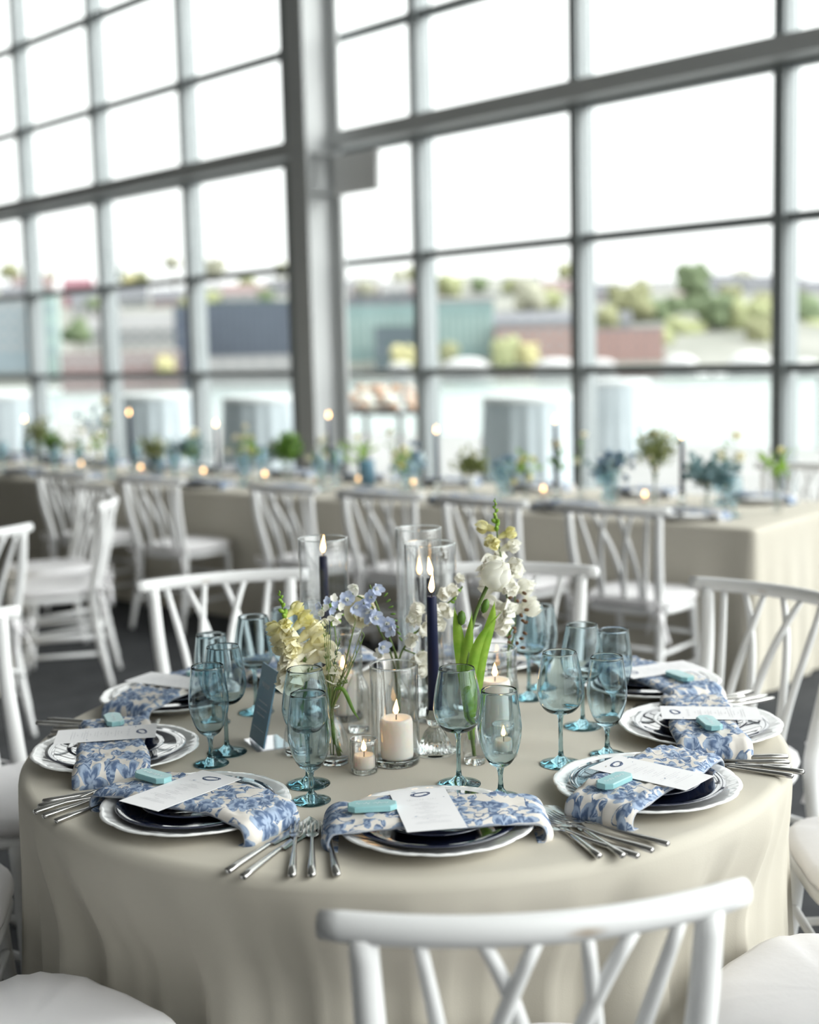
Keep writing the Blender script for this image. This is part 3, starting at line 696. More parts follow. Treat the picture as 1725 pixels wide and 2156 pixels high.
def candle(name, loc, r0, r1, h, m, label, group, fl=.036, fr=.0062, lean=0, z0=0):
    e = empty(name, loc, 0, label, 'candle', group); b = B()
    if r0 > .02: b.lathe([(0, z0), (r0 * .97, z0), (r0, z0 + .004), (r0, z0 + h - .010), (r0 * .97, z0 + h - .004), (r0 * .90, z0 + h), (r0 * .8, z0 + h - .001), (r0 * .45, z0 + h - .004), (0, z0 + h - .005)], 48)
    else: b.lathe([(0, z0), (r0, z0), (r0 + (r1 - r0) * .9, z0 + h - .004), (r1 * .9, z0 + h - .001), (r1 * .4, z0 + h - .002), (0, z0 + h - .003)], 24)
    ob('wax', b, e, mats=m)
    b = B(); b.tube([(0, 0, z0 + h - .006), (.0006, 0, z0 + h + .007), (.002 * (1 + lean), 0, z0 + h + .012)], [.0012, .0011, .0008], 6); ob('wick', b, e, mats='wick')
    ob('flame', flame_b(z0 + h + .006, fl, fr, lean), e, mats='flame'); return e
def cylinder_vase(name, loc, r_, h, label, group, base=.012):
    e = empty(name, loc, 0, label, 'glass cylinder', group); ob('wall', cyl_glass(r_, h, base=base), e, mats='thin_glass'); ob('rim', rim_ring(r_ - .001, h), e, mats='clear_glass')
    b = B(); b.lathe([(0, .0005), (r_ * .93, .0005), (r_ * .965, .003), (r_ * .965, base * .8), (r_ * .9, base), (0, base)], 48); ob('base', b, e, mats='clear_glass'); return e
def bell_holder(loc, label, group):
    """ribbed bell foot on a saucer with a small candle cup"""
    e = empty('candle_holder', loc, 0, label, 'candle holder', group); b = B()
    f = lambda rr, z, a: (rr * (1 + .045 * math.cos(a * 18) * (1 if .008 < z < .05 else 0)), z)
    b.lathe([(0, .002), (.042, .0), (.046, .003), (.043, .0055), (.034, .006), (.031, .012), (.027, .025), (.020, .040), (.013, .050), (.011, .054), (.0155, .060), (.0165, .072), (.0165, .088), (.0148, .088), (.0140, .068), (0, .066)], 108, fn=f)
    ob('body', b, e, mats='clear_glass'); return e
gtap = 'navy taper candles on the round table'
def hurricane(x, y, h, ctop, label, clabel, hold=True, lean=0, r_=.054):
    L = Vector((x, y, TZ)); cylinder_vase('hurricane_cylinder', L, r_, h, label, 'tall clear cylinders on the round table', .006)
    bell_holder(L + Vector((0, 0, .0065)), 'clear bell candle holder inside the ' + clabel + ' tall cylinder', 'candle holders on the round table')
    candle('taper_candle', L + Vector((0, 0, .075)), .0112, .0088, ctop - TZ - .075, 'navy_wax', 'lit navy taper candle inside the ' + clabel + ' tall cylinder', gtap, .040, .0058, lean)
hurricane(-.1905, 2.84, .392, 1.109, 'tall clear glass cylinder behind the yellow snapdragon', 'left', lean=.3)
hurricane(.0415, 2.79, .382, 1.063, 'tall clear glass cylinder in the middle, behind the nearest taper', 'middle', lean=-.4, r_=.0555)
hurricane(.019, 2.97, .392, 1.035, 'tall clear glass cylinder at the back, standing highest', 'rearmost', r_=.0525)
L = Vector((.039, 2.539, TZ)); bell_holder(L, 'clear ribbed bell candle holder on the cloth beside the pillar candle', 'candle holders on the round table')
candle('taper_candle', L + Vector((0, 0, .0685)), .0125, .0095, .246, 'navy_wax', 'nearest lit navy taper candle, standing free of any cylinder', gtap, .040, .0060, .35)
gp = 'white pillar candles on the round table'; gv = 'low glass cylinders on the round table'
cylinder_vase('cylinder_vase', (-.038, 2.478, TZ), .0465, .193, 'low clear cylinder around the front pillar candle', gv)
candle('pillar_candle', (-.036, 2.476, TZ + .0122), .0318, .0318, .078, 'pillar_wax', 'white pillar candle in the low cylinder at the table centre', gp, .030, .0058, .2)
cylinder_vase('cylinder_vase', (.168, 2.62, TZ), .042, .189, 'low clear cylinder around the pillar candle beside the tulip', gv)
candle('pillar_candle', (.165, 2.62, TZ + .0122), .0315, .0315, .112, 'pillar_wax', 'white pillar candle beside the tulip stem', gp, .028, .0056)
cylinder_vase('cylinder_vase', (-.149, 2.80, TZ), .038, .193, 'low clear cylinder behind the blue delphinium stems', gv)
candle('pillar_candle', (-.153, 2.80, TZ + .0122), .028, .028, .092, 'pillar_wax', 'white pillar candle behind the blue delphinium stems', gp, .030, .0056)
cylinder_vase('cylinder_vase', (.119, 2.86, TZ), .034, .186, 'low clear cylinder behind the tulip leaves', gv)
candle('pillar_candle', (.119, 2.86, TZ + .0122), .026, .026, .085, 'pillar_wax', 'white pillar candle behind the tulip leaves', gp, .028, .0056)
def votive(loc, label, group, simple=False):
    e = empty('votive_holder', loc, 0, label, 'candle holder', group)
    b = cyl_glass(.026, .064, .003, .008, 18); ob('cup', b, e, mats='ribbed_glass'); ob('rim', rim_ring(.0252, .0645, .0012), e, mats='clear_glass')
    b = B(); b.lathe([(0, .0005), (.024, .0005), (.0245, .006), (0, .0075)], 32); ob('base', b, e, mats='clear_glass')
    return e
gvo = 'ribbed votives on the round table'
votive((-.098, 2.424, TZ), 'ribbed votive glass beside the front pillar candle', gvo)
candle('votive_candle', (-.098, 2.424, TZ + .0085), .0205, .0205, .026, 'pillar_wax', 'short white candle inside the ribbed votive glass in front', 'votive candles on the round table', .022, .0052)
votive((.173, 2.50, TZ), 'ribbed votive glass seen through the front goblet', gvo)
candle('votive_candle', (.173, 2.50, TZ + .0085), .0205, .0205, .026, 'pillar_wax', 'short white candle in the votive seen through the front goblet', 'votive candles on the round table', .022, .0052)
# table sign in its clear stand
p1, p2 = Vector((-.344, 2.657, TZ + .006)), Vector((-.306, 2.569, TZ + .006)); lean = Vector((.034, .002, .157))
ex = (p2 - p1); nrm = ex.cross(lean).normalized()
if nrm.x > 0: nrm = -nrm
st = empty('sign_stand', ((p1 + p2) / 2).xy.to_3d() + Vector((0, 0, TZ)), 0, 'clear acrylic stand holding the blue table sign', 'stand'); so = Vector(st.location)
def plate(b, q, d, mi=0):
    q = [Vector(x) for x in q]; b.add(q + [x + d for x in q], [(3, 2, 1, 0), (4, 5, 6, 7), (0, 1, 5, 4), (1, 2, 6, 5), (2, 3, 7, 6), (3, 0, 4, 7)], mi)
b = B(); q0, q1 = p1 - so - nrm * .0032, p2 - so - nrm * .0032
plate(b, [q0, q1, q1 + lean * .55, q0 + lean * .55], -nrm * .0025); ob('back_sheet', b, st, mats='clear_acrylic', smooth=False)
b = B(); out = -nrm; out.z = 0; out.normalize(); z3 = Vector((0, 0, .003))
f0, f1 = p1 - so - out * .012, p2 - so - out * .012; f0.z = f1.z = .0005
plate(b, [f0, f1, f1 + out * .072, f0 + out * .072], z3); ob('foot', b, st, mats='clear_acrylic', smooth=False)
sg = B(); plate(sg, [p1, p2, p2 + lean, p1 + lean], -nrm * .003)
eu = ex.normalized(); ev = lean.normalized(); o0 = p1 + nrm * .0006
def sgs(P, wd):
    for a, c in zip(P, P[1:]):
        A_ = o0 + eu * a[0] + ev * a[1]; C_ = o0 + eu * c[0] + ev * c[1]; d = (C_ - A_).normalized(); s_ = d.cross(nrm) * wd / 2
        sg.add([A_ - s_, C_ - s_, C_ + s_, A_ + s_], [(0, 1, 2, 3)], 1)
wx = ex.length
sgs([(wx * .24 + wx * .5 * k / 24, .120 + .006 * math.sin(k * 1.7)) for k in range(25)], .0012)
for y, a, c in ((.085, .2, .8), (.072, .15, .85), (.059, .22, .78)): sgs([(wx * (a + (c - a) * k / 30), y + .0022 * math.sin(k * 2.3)) for k in range(31)], .0009)
sgs([(wx * .12, .030), (wx * .88, .030)], .0008)
sn = ob('table_sign', sg, mats=['blue_acrylic', 'white_ink'], smooth=False); tag(sn, 'upright blue table sign with white script beside the left glasses', 'sign')

# ------------------------------------------------------------------ flowers
def frame(d, spin=0):
    d = Vector(d).normalized(); a = Vector((0, 0, 1)) if abs(d.z) < .9 else Vector((1, 0, 0)); x = a.cross(d).normalized(); y = d.cross(x)
    return Matrix((x * math.cos(spin) + y * math.sin(spin), -x * math.sin(spin) + y * math.cos(spin), d)).transposed()
def petal(b, c, M, L, wd, cup=.3, curl=.3, ruffle=0, mi=0, nu=6, nv=4, ph=0):
    """petal growing along local x, facing local z"""
    def f(u, v):
        s = v * 2 - 1; wp = wd * math.sin(math.pi * (u * .86 + .07)) ** .7
        x = L * u * math.cos(curl * u); z = L * (cup * u * (1 - u) * 0 + math.sin(curl * u) * u) + cup * wd * s * s * 1.2 + ruffle * math.sin(s * 6 + ph) * u * u
        return Vector(c) + M @ Vector((x, s * wp, z))
    b.grid(f, nu, nv, mi)
def floret(b, c, d, size, spin=0, n_=5, mi=0, cup=.35, curl=.7, ruf=.12, wf=.40):
    """open ruffled bloom: n petals round a throat along d"""
    F = frame(d, spin)
    for k in range(n_):
        M = F @ Matrix.Rotation(6.28318 * k / n_, 3, 'Z') @ Matrix.Rotation(R(-35 + 12 * (k % 2)), 3, 'Y')
        petal(b, c, M, size * (1 + .12 * math.sin(k * 2.7 + spin)), size * wf, cup, curl * (.6 + .8 * (k % 2)), size * ruf, mi, ph=k * 1.7 + spin)
def bud(b, c, d, L, r_, mi=0):
    F = frame(d); b.ball(Vector(c) + Vector(d).normalized() * L * .4, (r_, r_, L * .5), 8, mi, F)
def strap(b, P, wd, mi=0, twist=0, side=None):
    """long narrow leaf along P"""
    P = spl(P, 6); n_ = len(P) - 1
    def f(u, v):
        i = min(n_, round(u * n_)); t = (P[min(i + 1, n_)] - P[max(i - 1, 0)]).normalized(); s_ = Vector(side) if side else t.cross(Vector((0, -1, .2))).normalized()
        s_ = Matrix.Rotation(twist * u, 3, t) @ s_; nn_ = t.cross(s_)
        wq = wd * (math.sin(math.pi * min(1, u * .9 + .1)) ** .6) * (1 - u ** 4); s = v * 2 - 1
        return P[i] + s_ * s * wq + nn_ * abs(s) ** 1.5 * wq * .5
    b.grid(f, n_, 4, mi)
class Plant:
    def __init__(s, name, base, label, cat='flower', group=None):
        s.o = empty(name, base, 0, label, cat, group); s.b0 = Vector(base)
    def loc(s, q): return Vector(q) - s.b0
    def part(s, name, b, m):
        for q in b.v: q -= s.b0
        return ob(name, b, s.o, mats=m)
def bottle(loc, label, prof, group='bud vases on the round table'):
    e = empty('bud_vase', loc, 0, label, 'vase', group)
    P = [(q.x, q.y) for q in spl([(r_, z, 0) for r_, z in prof], 5)]; t = .0018
    b = B(); b.lathe([(0, 0)] + [(P[0][0] * .97, 0)] + P + [(P[-1][0] - t / 2, P[-1][1] + .001)] + [(max(.001, r_ - t), z) for r_, z in reversed(P) if z > .012] + [(0, .012)], 48); ob('body', b, e, mats='thin_glass')
    b = B(); r0 = P[0][0]; b.lathe([(0, .0006), (r0 * .93, .0006), (r0 * .94, .009), (r0 * .6, .0115), (0, .0115)], 40); ob('base', b, e, mats='clear_glass')
    ob('lip', rim_ring(P[-1][0] - .0008, P[-1][1], .0013), e, mats='clear_glass'); return e
TEAR = [(.029, .001), (.031, .012), (.029, .04), (.021, .068), (.0125, .088), (.0105, .102), (.0125, .112)]
BOT = [(.023, .001), (.0245, .02), (.0245, .085), (.019, .105), (.0115, .122), (.0110, .145), (.0125, .160)]
bottle((-.158, 2.488, TZ), 'teardrop bud vase with grass at front left of the candles', TEAR)
bottle((-.232, 2.55, TZ), 'bud vase holding the yellow snapdragon beside the blue sign', TEAR)
bottle((-.035, 2.66, TZ), 'bottle bud vase holding the blue delphinium behind the front pillar', BOT)
bottle((-.118, 2.70, TZ), 'empty clear bottle vase left of the front pillar candle', BOT)
bottle((.113, 2.462, TZ), 'low clear bud vase holding the tulip', [(.021, .001), (.022, .012), (.021, .04), (.014, .062), (.0095, .078), (.0105, .090)])
bottle((.197, 2.73, TZ), 'clear bottle vase holding the white snapdragon spire', BOT)

def spire(name, base, pts, label, petal_m, top_m, n_, L0, L1, sz, seed, bare=.35, buds=9, mid_m=None):
    """snapdragon: florets crowd round the upper stem, buds at the tip"""
    r_ = random.Random(seed); P = spl(pts, 10); pl = Plant(name, base, label)
    b = B(); b.tube(P, [.0030 - .0018 * i / (len(P) - 1) for i in range(len(P))], 8); pl.part('stem', b, 'stem_green')
    N = len(P) - 1; a = r_.uniform(0, 6)
    for k in range(n_):
        f = k / max(1, n_ - 1); u = L0 + (L1 - L0) * f; i = int(u * N); c = P[i]; t = (P[min(i + 1, N)] - P[max(i - 1, 0)]).normalized(); a += 2.2 + r_.uniform(-.3, .3)
        F = frame(t, a); d = F @ Vector((1, 0, .25)); s_ = sz * (1.05 - .45 * f) * r_.uniform(.9, 1.1)
        b = B(); c2 = c + d * s_ * .5
        b.tube([c, c + d * s_ * .3, c2 + d * s_ * .1], [s_ * .10, s_ * .2, s_ * .26], 8, cap=False)
        d2 = d + Vector((0, -.35, -.1)); floret(b, c2, d2, s_ * .80, r_.uniform(0, 6), 5, 0, .25, .9, .20, .58); floret(b, c2 + d2.normalized() * s_ * .10, d2, s_ * .52, r_.uniform(0, 6), 4, 0, .6, 1.2, .25, .62)
        b.ball(c2 + d2.normalized() * s_ * .12, s_ * .24, 8)
        pl.part('floret', b, top_m if f > .78 else (mid_m or petal_m) if f > .45 else petal_m)
    b = B()
    for k in range(buds):
        u = L1 + (1 - L1) * (k + .6) / buds; i = min(N, int(u * N)); c = P[i]; t = (P[min(i + 1, N)] - P[max(i - 1, 0)]).normalized(); F = frame(t, k * 2.4); d = F @ Vector((1, 0, 1.0))
        bud(b, c, d, .016 - .011 * k / buds, .0052 - .0034 * k / buds)
    pl.part('buds', b, 'bright_leaf')
    b = B()
    for k in range(6):
        u = L0 * .5 + k * .05; i = min(N, int(u * N)); c = P[i]; F = frame((0, 0, 1), k * 2.1)
        petal(b, c, F @ Matrix.Rotation(R(-40), 3, 'Y'), .022, .005, .2, .3)
    pl.part('leaves', b, 'leaf_green'); return pl
spire('yellow_snapdragon', (-.232, 2.55, TZ + .014), [(-.232, 2.55, TZ + .014), (-.222, 2.54, .86), (-.205, 2.52, .93), (-.222, 2.51, .985), (-.245, 2.505, 1.04), (-.255, 2.50, 1.095)], 'pale yellow snapdragon leaning left above the blue goblets', 'cream_petal', 'yellow_petal', 18, .34, .80, .052, 4, mid_m='butter_petal')
spire('white_snapdragon', (.197, 2.73, TZ + .014), [(.197, 2.73, TZ + .014), (.200, 2.72, .90), (.203, 2.70, .98), (.192, 2.68, 1.08), (.178, 2.67, 1.17), (.174, 2.66, 1.245)], 'tall white snapdragon spire rising above the tulip', 'white_petal', 'yellow_petal', 18, .40, .82, .048, 8, buds=11)
# tulip with broad leaves
pl = Plant('tulip', (.113, 2.462, TZ + .014), 'white tulip bent over a long green stem')
b = B(); b.tube(spl([(.113, 2.462, TZ + .014), (.104, 2.46, .86), (.104, 2.458, .96), (.118, 2.458, 1.04), (.146, 2.46, 1.105), (.152, 2.46, 1.118)], 8), .0036, 8); pl.part('stem', b, 'stem_green')
c = Vector((.150, 2.455, 1.112)); d = Vector((.55, -.55, .62)).normalized()
def egg_petal(b, c, F, phi, half, L, rad, tip):
    """one cupped petal wrapped on an egg"""
    def f(u, v):
        s_ = v * 2 - 1; wd = half * math.sin(math.pi * (.10 + .80 * u)) ** .6; th = phi + s_ * wd; r_ = rad * math.sin(math.pi * (.06 + (.80 + tip) * u)) ** .75
        return Vector(c) + F @ Vector((r_ * math.cos(th), r_ * math.sin(th), L * u * (1 - .10 * s_ * s_)))
    b.grid(f, 12, 8)
F = frame(d)
for k in range(6):
    b = B(); egg_petal(b, c - d * .012, F, k * math.pi / 3 + .3, .95, .064 - .004 * (k % 2), .0285 if k % 2 else .0262, .06); pl.part('petal', b, 'white_petal')
for q in ([(.108, 2.462, .80), (.098, 2.457, .93), (.106, 2.452, 1.00), (.114, 2.452, 1.055)], [(.110, 2.46, .82), (.106, 2.45, .92), (.128, 2.45, 1.00), (.172, 2.45, 1.056)], [(.106, 2.462, .84), (.092, 2.462, .95), (.085, 2.462, 1.02), (.080, 2.465, 1.062)], [(.114, 2.465, .84), (.128, 2.47, .95), (.150, 2.47, 1.03), (.158, 2.47, 1.07)]):
    b = B(); strap(b, q, .0120, side=(1, -.15, 0)); pl.part('leaf', b, 'bright_leaf')
b = B(); bud(b, (.093, 2.458, 1.028), (.05, 0, 1), .030, .0085); pl.part('bud', b, 'leaf_green')
b = B(); bud(b, (.136, 2.470, 1.048), (.3, 0, 1), .030, .0080); pl.part('bud', b, 'leaf_green')
# delphinium: light blue florets on arching stems
pl = Plant('blue_delphinium', (-.035, 2.66, TZ + .014), 'light blue delphinium sprays arching over the low cylinder')
S_ = [spl([(-.035, 2.66, TZ + .014), (-.034, 2.655, .90), (-.05, 2.62, .98), (-.085, 2.60, 1.045), (-.13, 2.59, 1.075)], 8), spl([(-.032, 2.662, TZ + .014), (-.03, 2.655, .90), (-.05, 2.61, .98), (-.075, 2.59, 1.06), (-.083, 2.59, 1.085)], 8)]
for q in S_:
    b = B(); b.tube(q, .0019, 6); pl.part('stem', b, 'stem_green')
for k, (x, y, z, s_) in enumerate([(-.128, 2.575, 1.060, .024), (-.112, 2.57, 1.045, .022), (-.085, 2.575, 1.035, .026), (-.073, 2.57, 1.022, .024), (-.050, 2.58, 1.008, .024), (-.042, 2.58, .998, .022), (-.062, 2.585, .960, .022), (-.080, 2.58, 1.062, .020), (-.112, 2.58, 1.083, .018), (-.070, 2.575, 1.080, .019), (-.064, 2.59, .945, .017), (-.095, 2.585, 1.050, .020)]):
    b = B(); floret(b, (x, y, z), (math.sin(k * 2.3) * .5, -.9, .25 * math.cos(k * 1.9)), s_, k * 1.1, 5, 0, -.12, .35, .10, .34); floret(b, (x, y - .004, z), (math.sin(k * 2.3) * .5, -.9, .25), s_ * .42, k, 5, 2, .2, .8, .1, .4); b.ball((x, y - .006, z), .0024, 8, 1)
    for q in b.v: q -= pl.b0
    ob('floret', b, pl.o, mats=['sky_petal' if k not in (8, 10) else 'white_petal', 'leaf_green', 'white_petal'])
b = B()
for k in range(8): bud(b, (-.055 + .004 * k, 2.595 + .002 * (k % 3), 1.06 - .012 * k), (.6, 0, .6 - .2 * k), .012, .0022)
pl.part('buds', b, 'leaf_green')
# cream double bloom with an apricot heart
pl = Plant('cream_bloom', (-.035, 2.655, TZ + .016), 'cream double flower with apricot heart behind the blue florets')
b = B(); b.tube(spl([(-.037, 2.665, TZ + .016), (-.04, 2.67, .90), (-.07, 2.67, .98), (-.09, 2.665, 1.02)], 8), .0022, 6); pl.part('stem', b, 'stem_green')
c = Vector((-.100, 2.640, 1.022))
for ring, (n_, L, tilt) in enumerate(((6, .050, -15), (5, .042, -38), (5, .032, -60))):
    b = B()
    for k in range(n_): petal(b, c, frame((-.12, -.97, .18), ring) @ Matrix.Rotation(6.28318 * k / n_ + ring, 3, 'Z') @ Matrix.Rotation(R(tilt), 3, 'Y'), L, L * .48, .30, .6, .007, ph=k * 2.1)
    pl.part('petals', b, 'cream_petal')
b = B()
for k in range(9): b.ball(c + frame((-.12, -.97, .18)) @ Vector((.006 * math.cos(k * 2.4), .006 * math.sin(k * 2.4), .016)), .0035, 6)
pl.part('heart', b, 'peach_centre')
# small starry cluster
pl = Plant('star_flower_cluster', (-.16, 2.49, TZ + .014), 'small white starry flower cluster in front of the left taper')
b = B(); b.tube(spl([(-.16, 2.49, TZ + .014), (-.158, 2.50, .87), (-.15, 2.53, .98), (-.158, 2.55, 1.035)], 8), .0014, 6); pl.part('stem', b, 'stem_green')
r_ = random.Random(3)
for k in range(13):
    a = k * 2.4; q = math.sqrt(k / 13) * .024; c = Vector((-.160 + q * math.cos(a), 2.545 - .006 + .006 * math.sin(a), 1.045 + q * math.sin(a)))
    b = B(); floret(b, c, (math.cos(a) * .7, -.8, math.sin(a) * .6), .0115, a, 5, 0, .2, .2, 0); pl.part('floret', b, 'white_petal' if k % 3 else 'sky_petal')
b = B()
for k in range(8): a = k * .8; bud(b, (-.160 + .016 * math.cos(a), 2.55, 1.035 + .014 * math.sin(a)), (math.cos(a), -.3, math.sin(a)), .012, .003)
pl.part('buds', b, 'bright_leaf')
# white orchid-like branch between the cylinders
pl = Plant('white_larkspur_branch', (-.033, 2.664, TZ + .016), 'white ruffled flower branch running right behind the nearest taper')
ST = spl([(-.033, 2.664, TZ + .016), (-.032, 2.668, .90), (-.005, 2.67, .955), (.04, 2.665, 1.0), (.09, 2.66, 1.045), (.105, 2.66, 1.065)], 8)
b = B(); b.tube(ST, .0020, 6); b.tube(spl([(-.02, 2.669, .935), (.01, 2.66, .925), (.02, 2.655, .935)], 5), .0016, 6); pl.part('stem', b, 'stem_green')
for k, (x, y, z, s_) in enumerate([(.004, 2.645, 1.000, .026), (.022, 2.64, .985, .026), (.0, 2.645, .965, .022), (.018, 2.64, 1.02, .022), (.040, 2.65, 1.005, .026), (.056, 2.645, 1.025, .024), (.070, 2.65, 1.050, .022), (.088, 2.655, 1.062, .022), (.012, 2.64, .925, .026), (.004, 2.645, .908, .022), (.022, 2.645, .900, .022), (.100, 2.655, 1.085, .016), (.052, 2.65, .985, .020), (.074, 2.65, 1.018, .020)]):
    b = B(); floret(b, (x, y, z), (math.sin(k * 1.7) * .6, -.85, .4 * math.cos(k * 2.1)), s_ * 1.12, k * .9, 5, 0, -.1, .7, .22, .50); floret(b, (x, y - .003, z), (math.sin(k * 1.7) * .6, -.85, .3), s_ * .55, k, 4, 0, .5, 1.1, .2, .5); pl.part('floret', b, 'white_petal')
b = B()
for k, u in enumerate((.45, .52, .6, .68, .75, .82, .9)): bud(b, ST[int(u * (len(ST) - 1))] - Vector((0, .012, 0)), (math.sin(k * 2), -.5, math.cos(k * 2)), .010, .0028)
pl.part('buds', b, 'bright_leaf')
# grasses
pl = Plant('grass_spray', (-.152, 2.484, TZ + .014), 'olive grass spray with feathery tips in the teardrop vase')
r_ = random.Random(11)
for k in range(13):
    tx = -.17 + .085 * k / 12 + r_.uniform(-.01, .01); tz = .98 + .07 * math.sin(k * .7 + .6) + r_.uniform(-.02, .02); ty = 2.47 + r_.uniform(-.02, .03)
    P = spl([(-.150 + r_.uniform(-.004, .004), 2.484, TZ + .014 + .02 * (k % 3)), (-.163 + r_.uniform(-.003, .003), 2.485, .845), (-.158 + (tx + .15) * .35, 2.48, .905), (tx, ty, tz)], 6)
    b = B(); b.tube(P, [.0027 - .0021 * i / (len(P) - 1) for i in range(len(P))], 5)
    if k % 2 == 0:
        for q in range(10):
            i = int(len(P) * (.66 + .034 * q)); c = P[min(i, len(P) - 1)]; bud(b, c, (math.cos(q * 2.4) * .5, math.sin(q * 2.4) * .3, .9), .010, .0011)
    pl.part('blade', b, 'olive_grass' if k % 3 else 'stem_green')
b = B(); strap(b, [(-.152, 2.47, .905), (-.135, 2.462, .905), (-.117, 2.458, .865), (-.104, 2.456, .845)], .004); pl.part('blade', b, 'leaf_green')
b = B(); strap(b, [(-.160, 2.48, .84), (-.155, 2.478, .80), (-.140, 2.476, .775)], .005); pl.part('blade', b, 'leaf_green')
pl = Plant('rosemary_sprig', (-.165, 2.49, TZ + .014), 'thin needle-leaved sprig beside the left taper')
P = spl([(-.165, 2.49, TZ + .014), (-.168, 2.49, .86), (-.158, 2.49, .93), (-.140, 2.495, 1.00)], 8); b = B(); b.tube(P, .0011, 5); pl.part('stem', b, 'stem_green')
b = B()
for k in range(34):
    c = P[int(len(P) * (.35 + .64 * k / 34))]; F = frame((.2, 0, 1), k * 2.4); petal(b, c, F @ Matrix.Rotation(R(-50), 3, 'Y'), .013, .0013, .1, .1, nu=3, nv=2)
pl.part('needles', b, 'dusk_leaf')
pl = Plant('dried_seed_stem', (.203, 2.728, TZ + .014), 'brown dried seed stem hanging beside the white snapdragon')
P = spl([(.203, 2.728, TZ + .014), (.206, 2.72, .90), (.214, 2.69, .98), (.212, 2.67, 1.06)], 8); b = B(); b.tube(P, .0012, 5); pl.part('stem', b, 'stem_green')
b = B()
for k in range(20):
    c = P[int(len(P) * (.42 + .57 * k / 20))] + Vector((.012 * math.cos(k * 2.4) + .006, .01 * math.sin(k * 2.4) - .008, 0)); bud(b, c, (math.cos(k * 2.4), -.4, .4 * math.sin(k)), .012, .0038)
pl.part('seed_heads', b, 'brown_seed')

# ------------------------------------------------------------------ long table dressing (far behind, out of focus)
def lite(name, b, m, label, cat, group, loc): return tag(ob(name, b, mats=m, loc=loc), label, cat, group)
rzT = math.atan2(LE.y, LE.x)
ns = 11
chm, dnm = PL[0], PL[1]
vb = GM
for k in range(ns):
    s = .42 + .66 * k
    for side, o_ in (('near', .20), ('window', .95)):
        ph = '%s from the right on the %s side of the long table' % (ORD[k], side)
        L = LT(s, o_, TZ + .0003)
        tag(ob('charger_plate', chm, loc=L), 'blurred white charger, ' + ph, 'plate', 'chargers on the long table').scale = (.93, .93, 1)
        tag(ob('dinner_plate', dnm, loc=L), 'blurred navy plate, ' + ph, 'plate', 'navy plates on the long table')
        tag(ob('napkin', NAP[k % 3], loc=LT(s, o_, TZ + .0012), rz=rzL + (math.pi if side == 'window' else 0)), 'blurred toile napkin, ' + ph, 'napkin', 'napkins on the long table')
        sg_ = 1 if side == 'near' else -1
        drinking_glass(1, LT(s - .07 * sg_, o_ + .22 * sg_), 'blurred blue wine glass, ' + ph, 'wine glasses on the long table')
        drinking_glass(0, LT(s - .15 * sg_, o_ + .16 * sg_), 'blurred blue goblet, ' + ph, 'goblets on the long table')
gt = 'tapers on the long table'
TAP = [(6.06, 1.115), (4.82, 1.175), (3.94, 1.11), (2.94, 1.175), (2.12, 1.10), (1.33, 1.165), (.60, 1.10)]
for k, (s, z) in enumerate(reversed(TAP)):
    L = LT(s, .47); ph = '%s from the right on the long table' % ORD[k]
    bell_holder(L, 'blurred clear candle holder, ' + ph, 'candle holders on the long table')
    candle('taper_candle', L + Vector((0, 0, .0685)), .0125, .0100, z - TZ - .0685, 'navy_wax', 'blurred lit navy taper, ' + ph, gt, .042, .0075)
    if k % 2: cylinder_vase('hurricane_cylinder', L, .055, z - TZ + .06, 'blurred tall clear cylinder around a taper, ' + ph, 'cylinders on the long table', .006) if False else None
VOT = [(6.85, 1.0), (5.60, 1.0), (4.91, .93), (4.25, .85), (3.66, .84), (3.19, .84), (2.85, .79), (2.42, .86), (1.51, .64), (.89, .70)]
for k, (s, o_) in enumerate(reversed(VOT)):
    s += .0; o_ = min(o_, .62) if o_ > .62 else o_
    px = {}
    L = LT(s, o_); ph = '%s from the right on the long table' % ORD[k]
    votive(L, 'blurred ribbed votive glass, ' + ph, 'votives on the long table')
    candle('votive_candle', L + Vector((0, 0, .0085)), .0205, .0205, .026, 'pillar_wax', 'blurred glowing votive candle, ' + ph, 'votive candles on the long table', .030, .0085)
for k, (s, o_) in enumerate(((2.80, .64), (4.74, .62))):
    b = B(); b.box((0, 0, .083), (.097, .004, .158), 0, Matrix.Rotation(R(8), 3, 'X')); b2 = b
    t = lite('table_sign', b, 'blue_acrylic', 'blurred blue table sign at the %s of the long table' % ('middle', 'left part')[k], 'sign', 'table signs on the long table', LT(s, o_, TZ + .006)); t.rotation_euler.z = rzL + R(35)
    e = empty('sign_stand', LT(s, o_), rzL + R(35), 'clear foot under the blurred blue sign at the %s of the long table' % ('middle', 'left part')[k], 'stand', 'sign stands on the long table'); b = B(); b.box((0, .0, .0025), (.10, .06, .004)); ob('foot', b, e, mats='clear_acrylic', smooth=False)
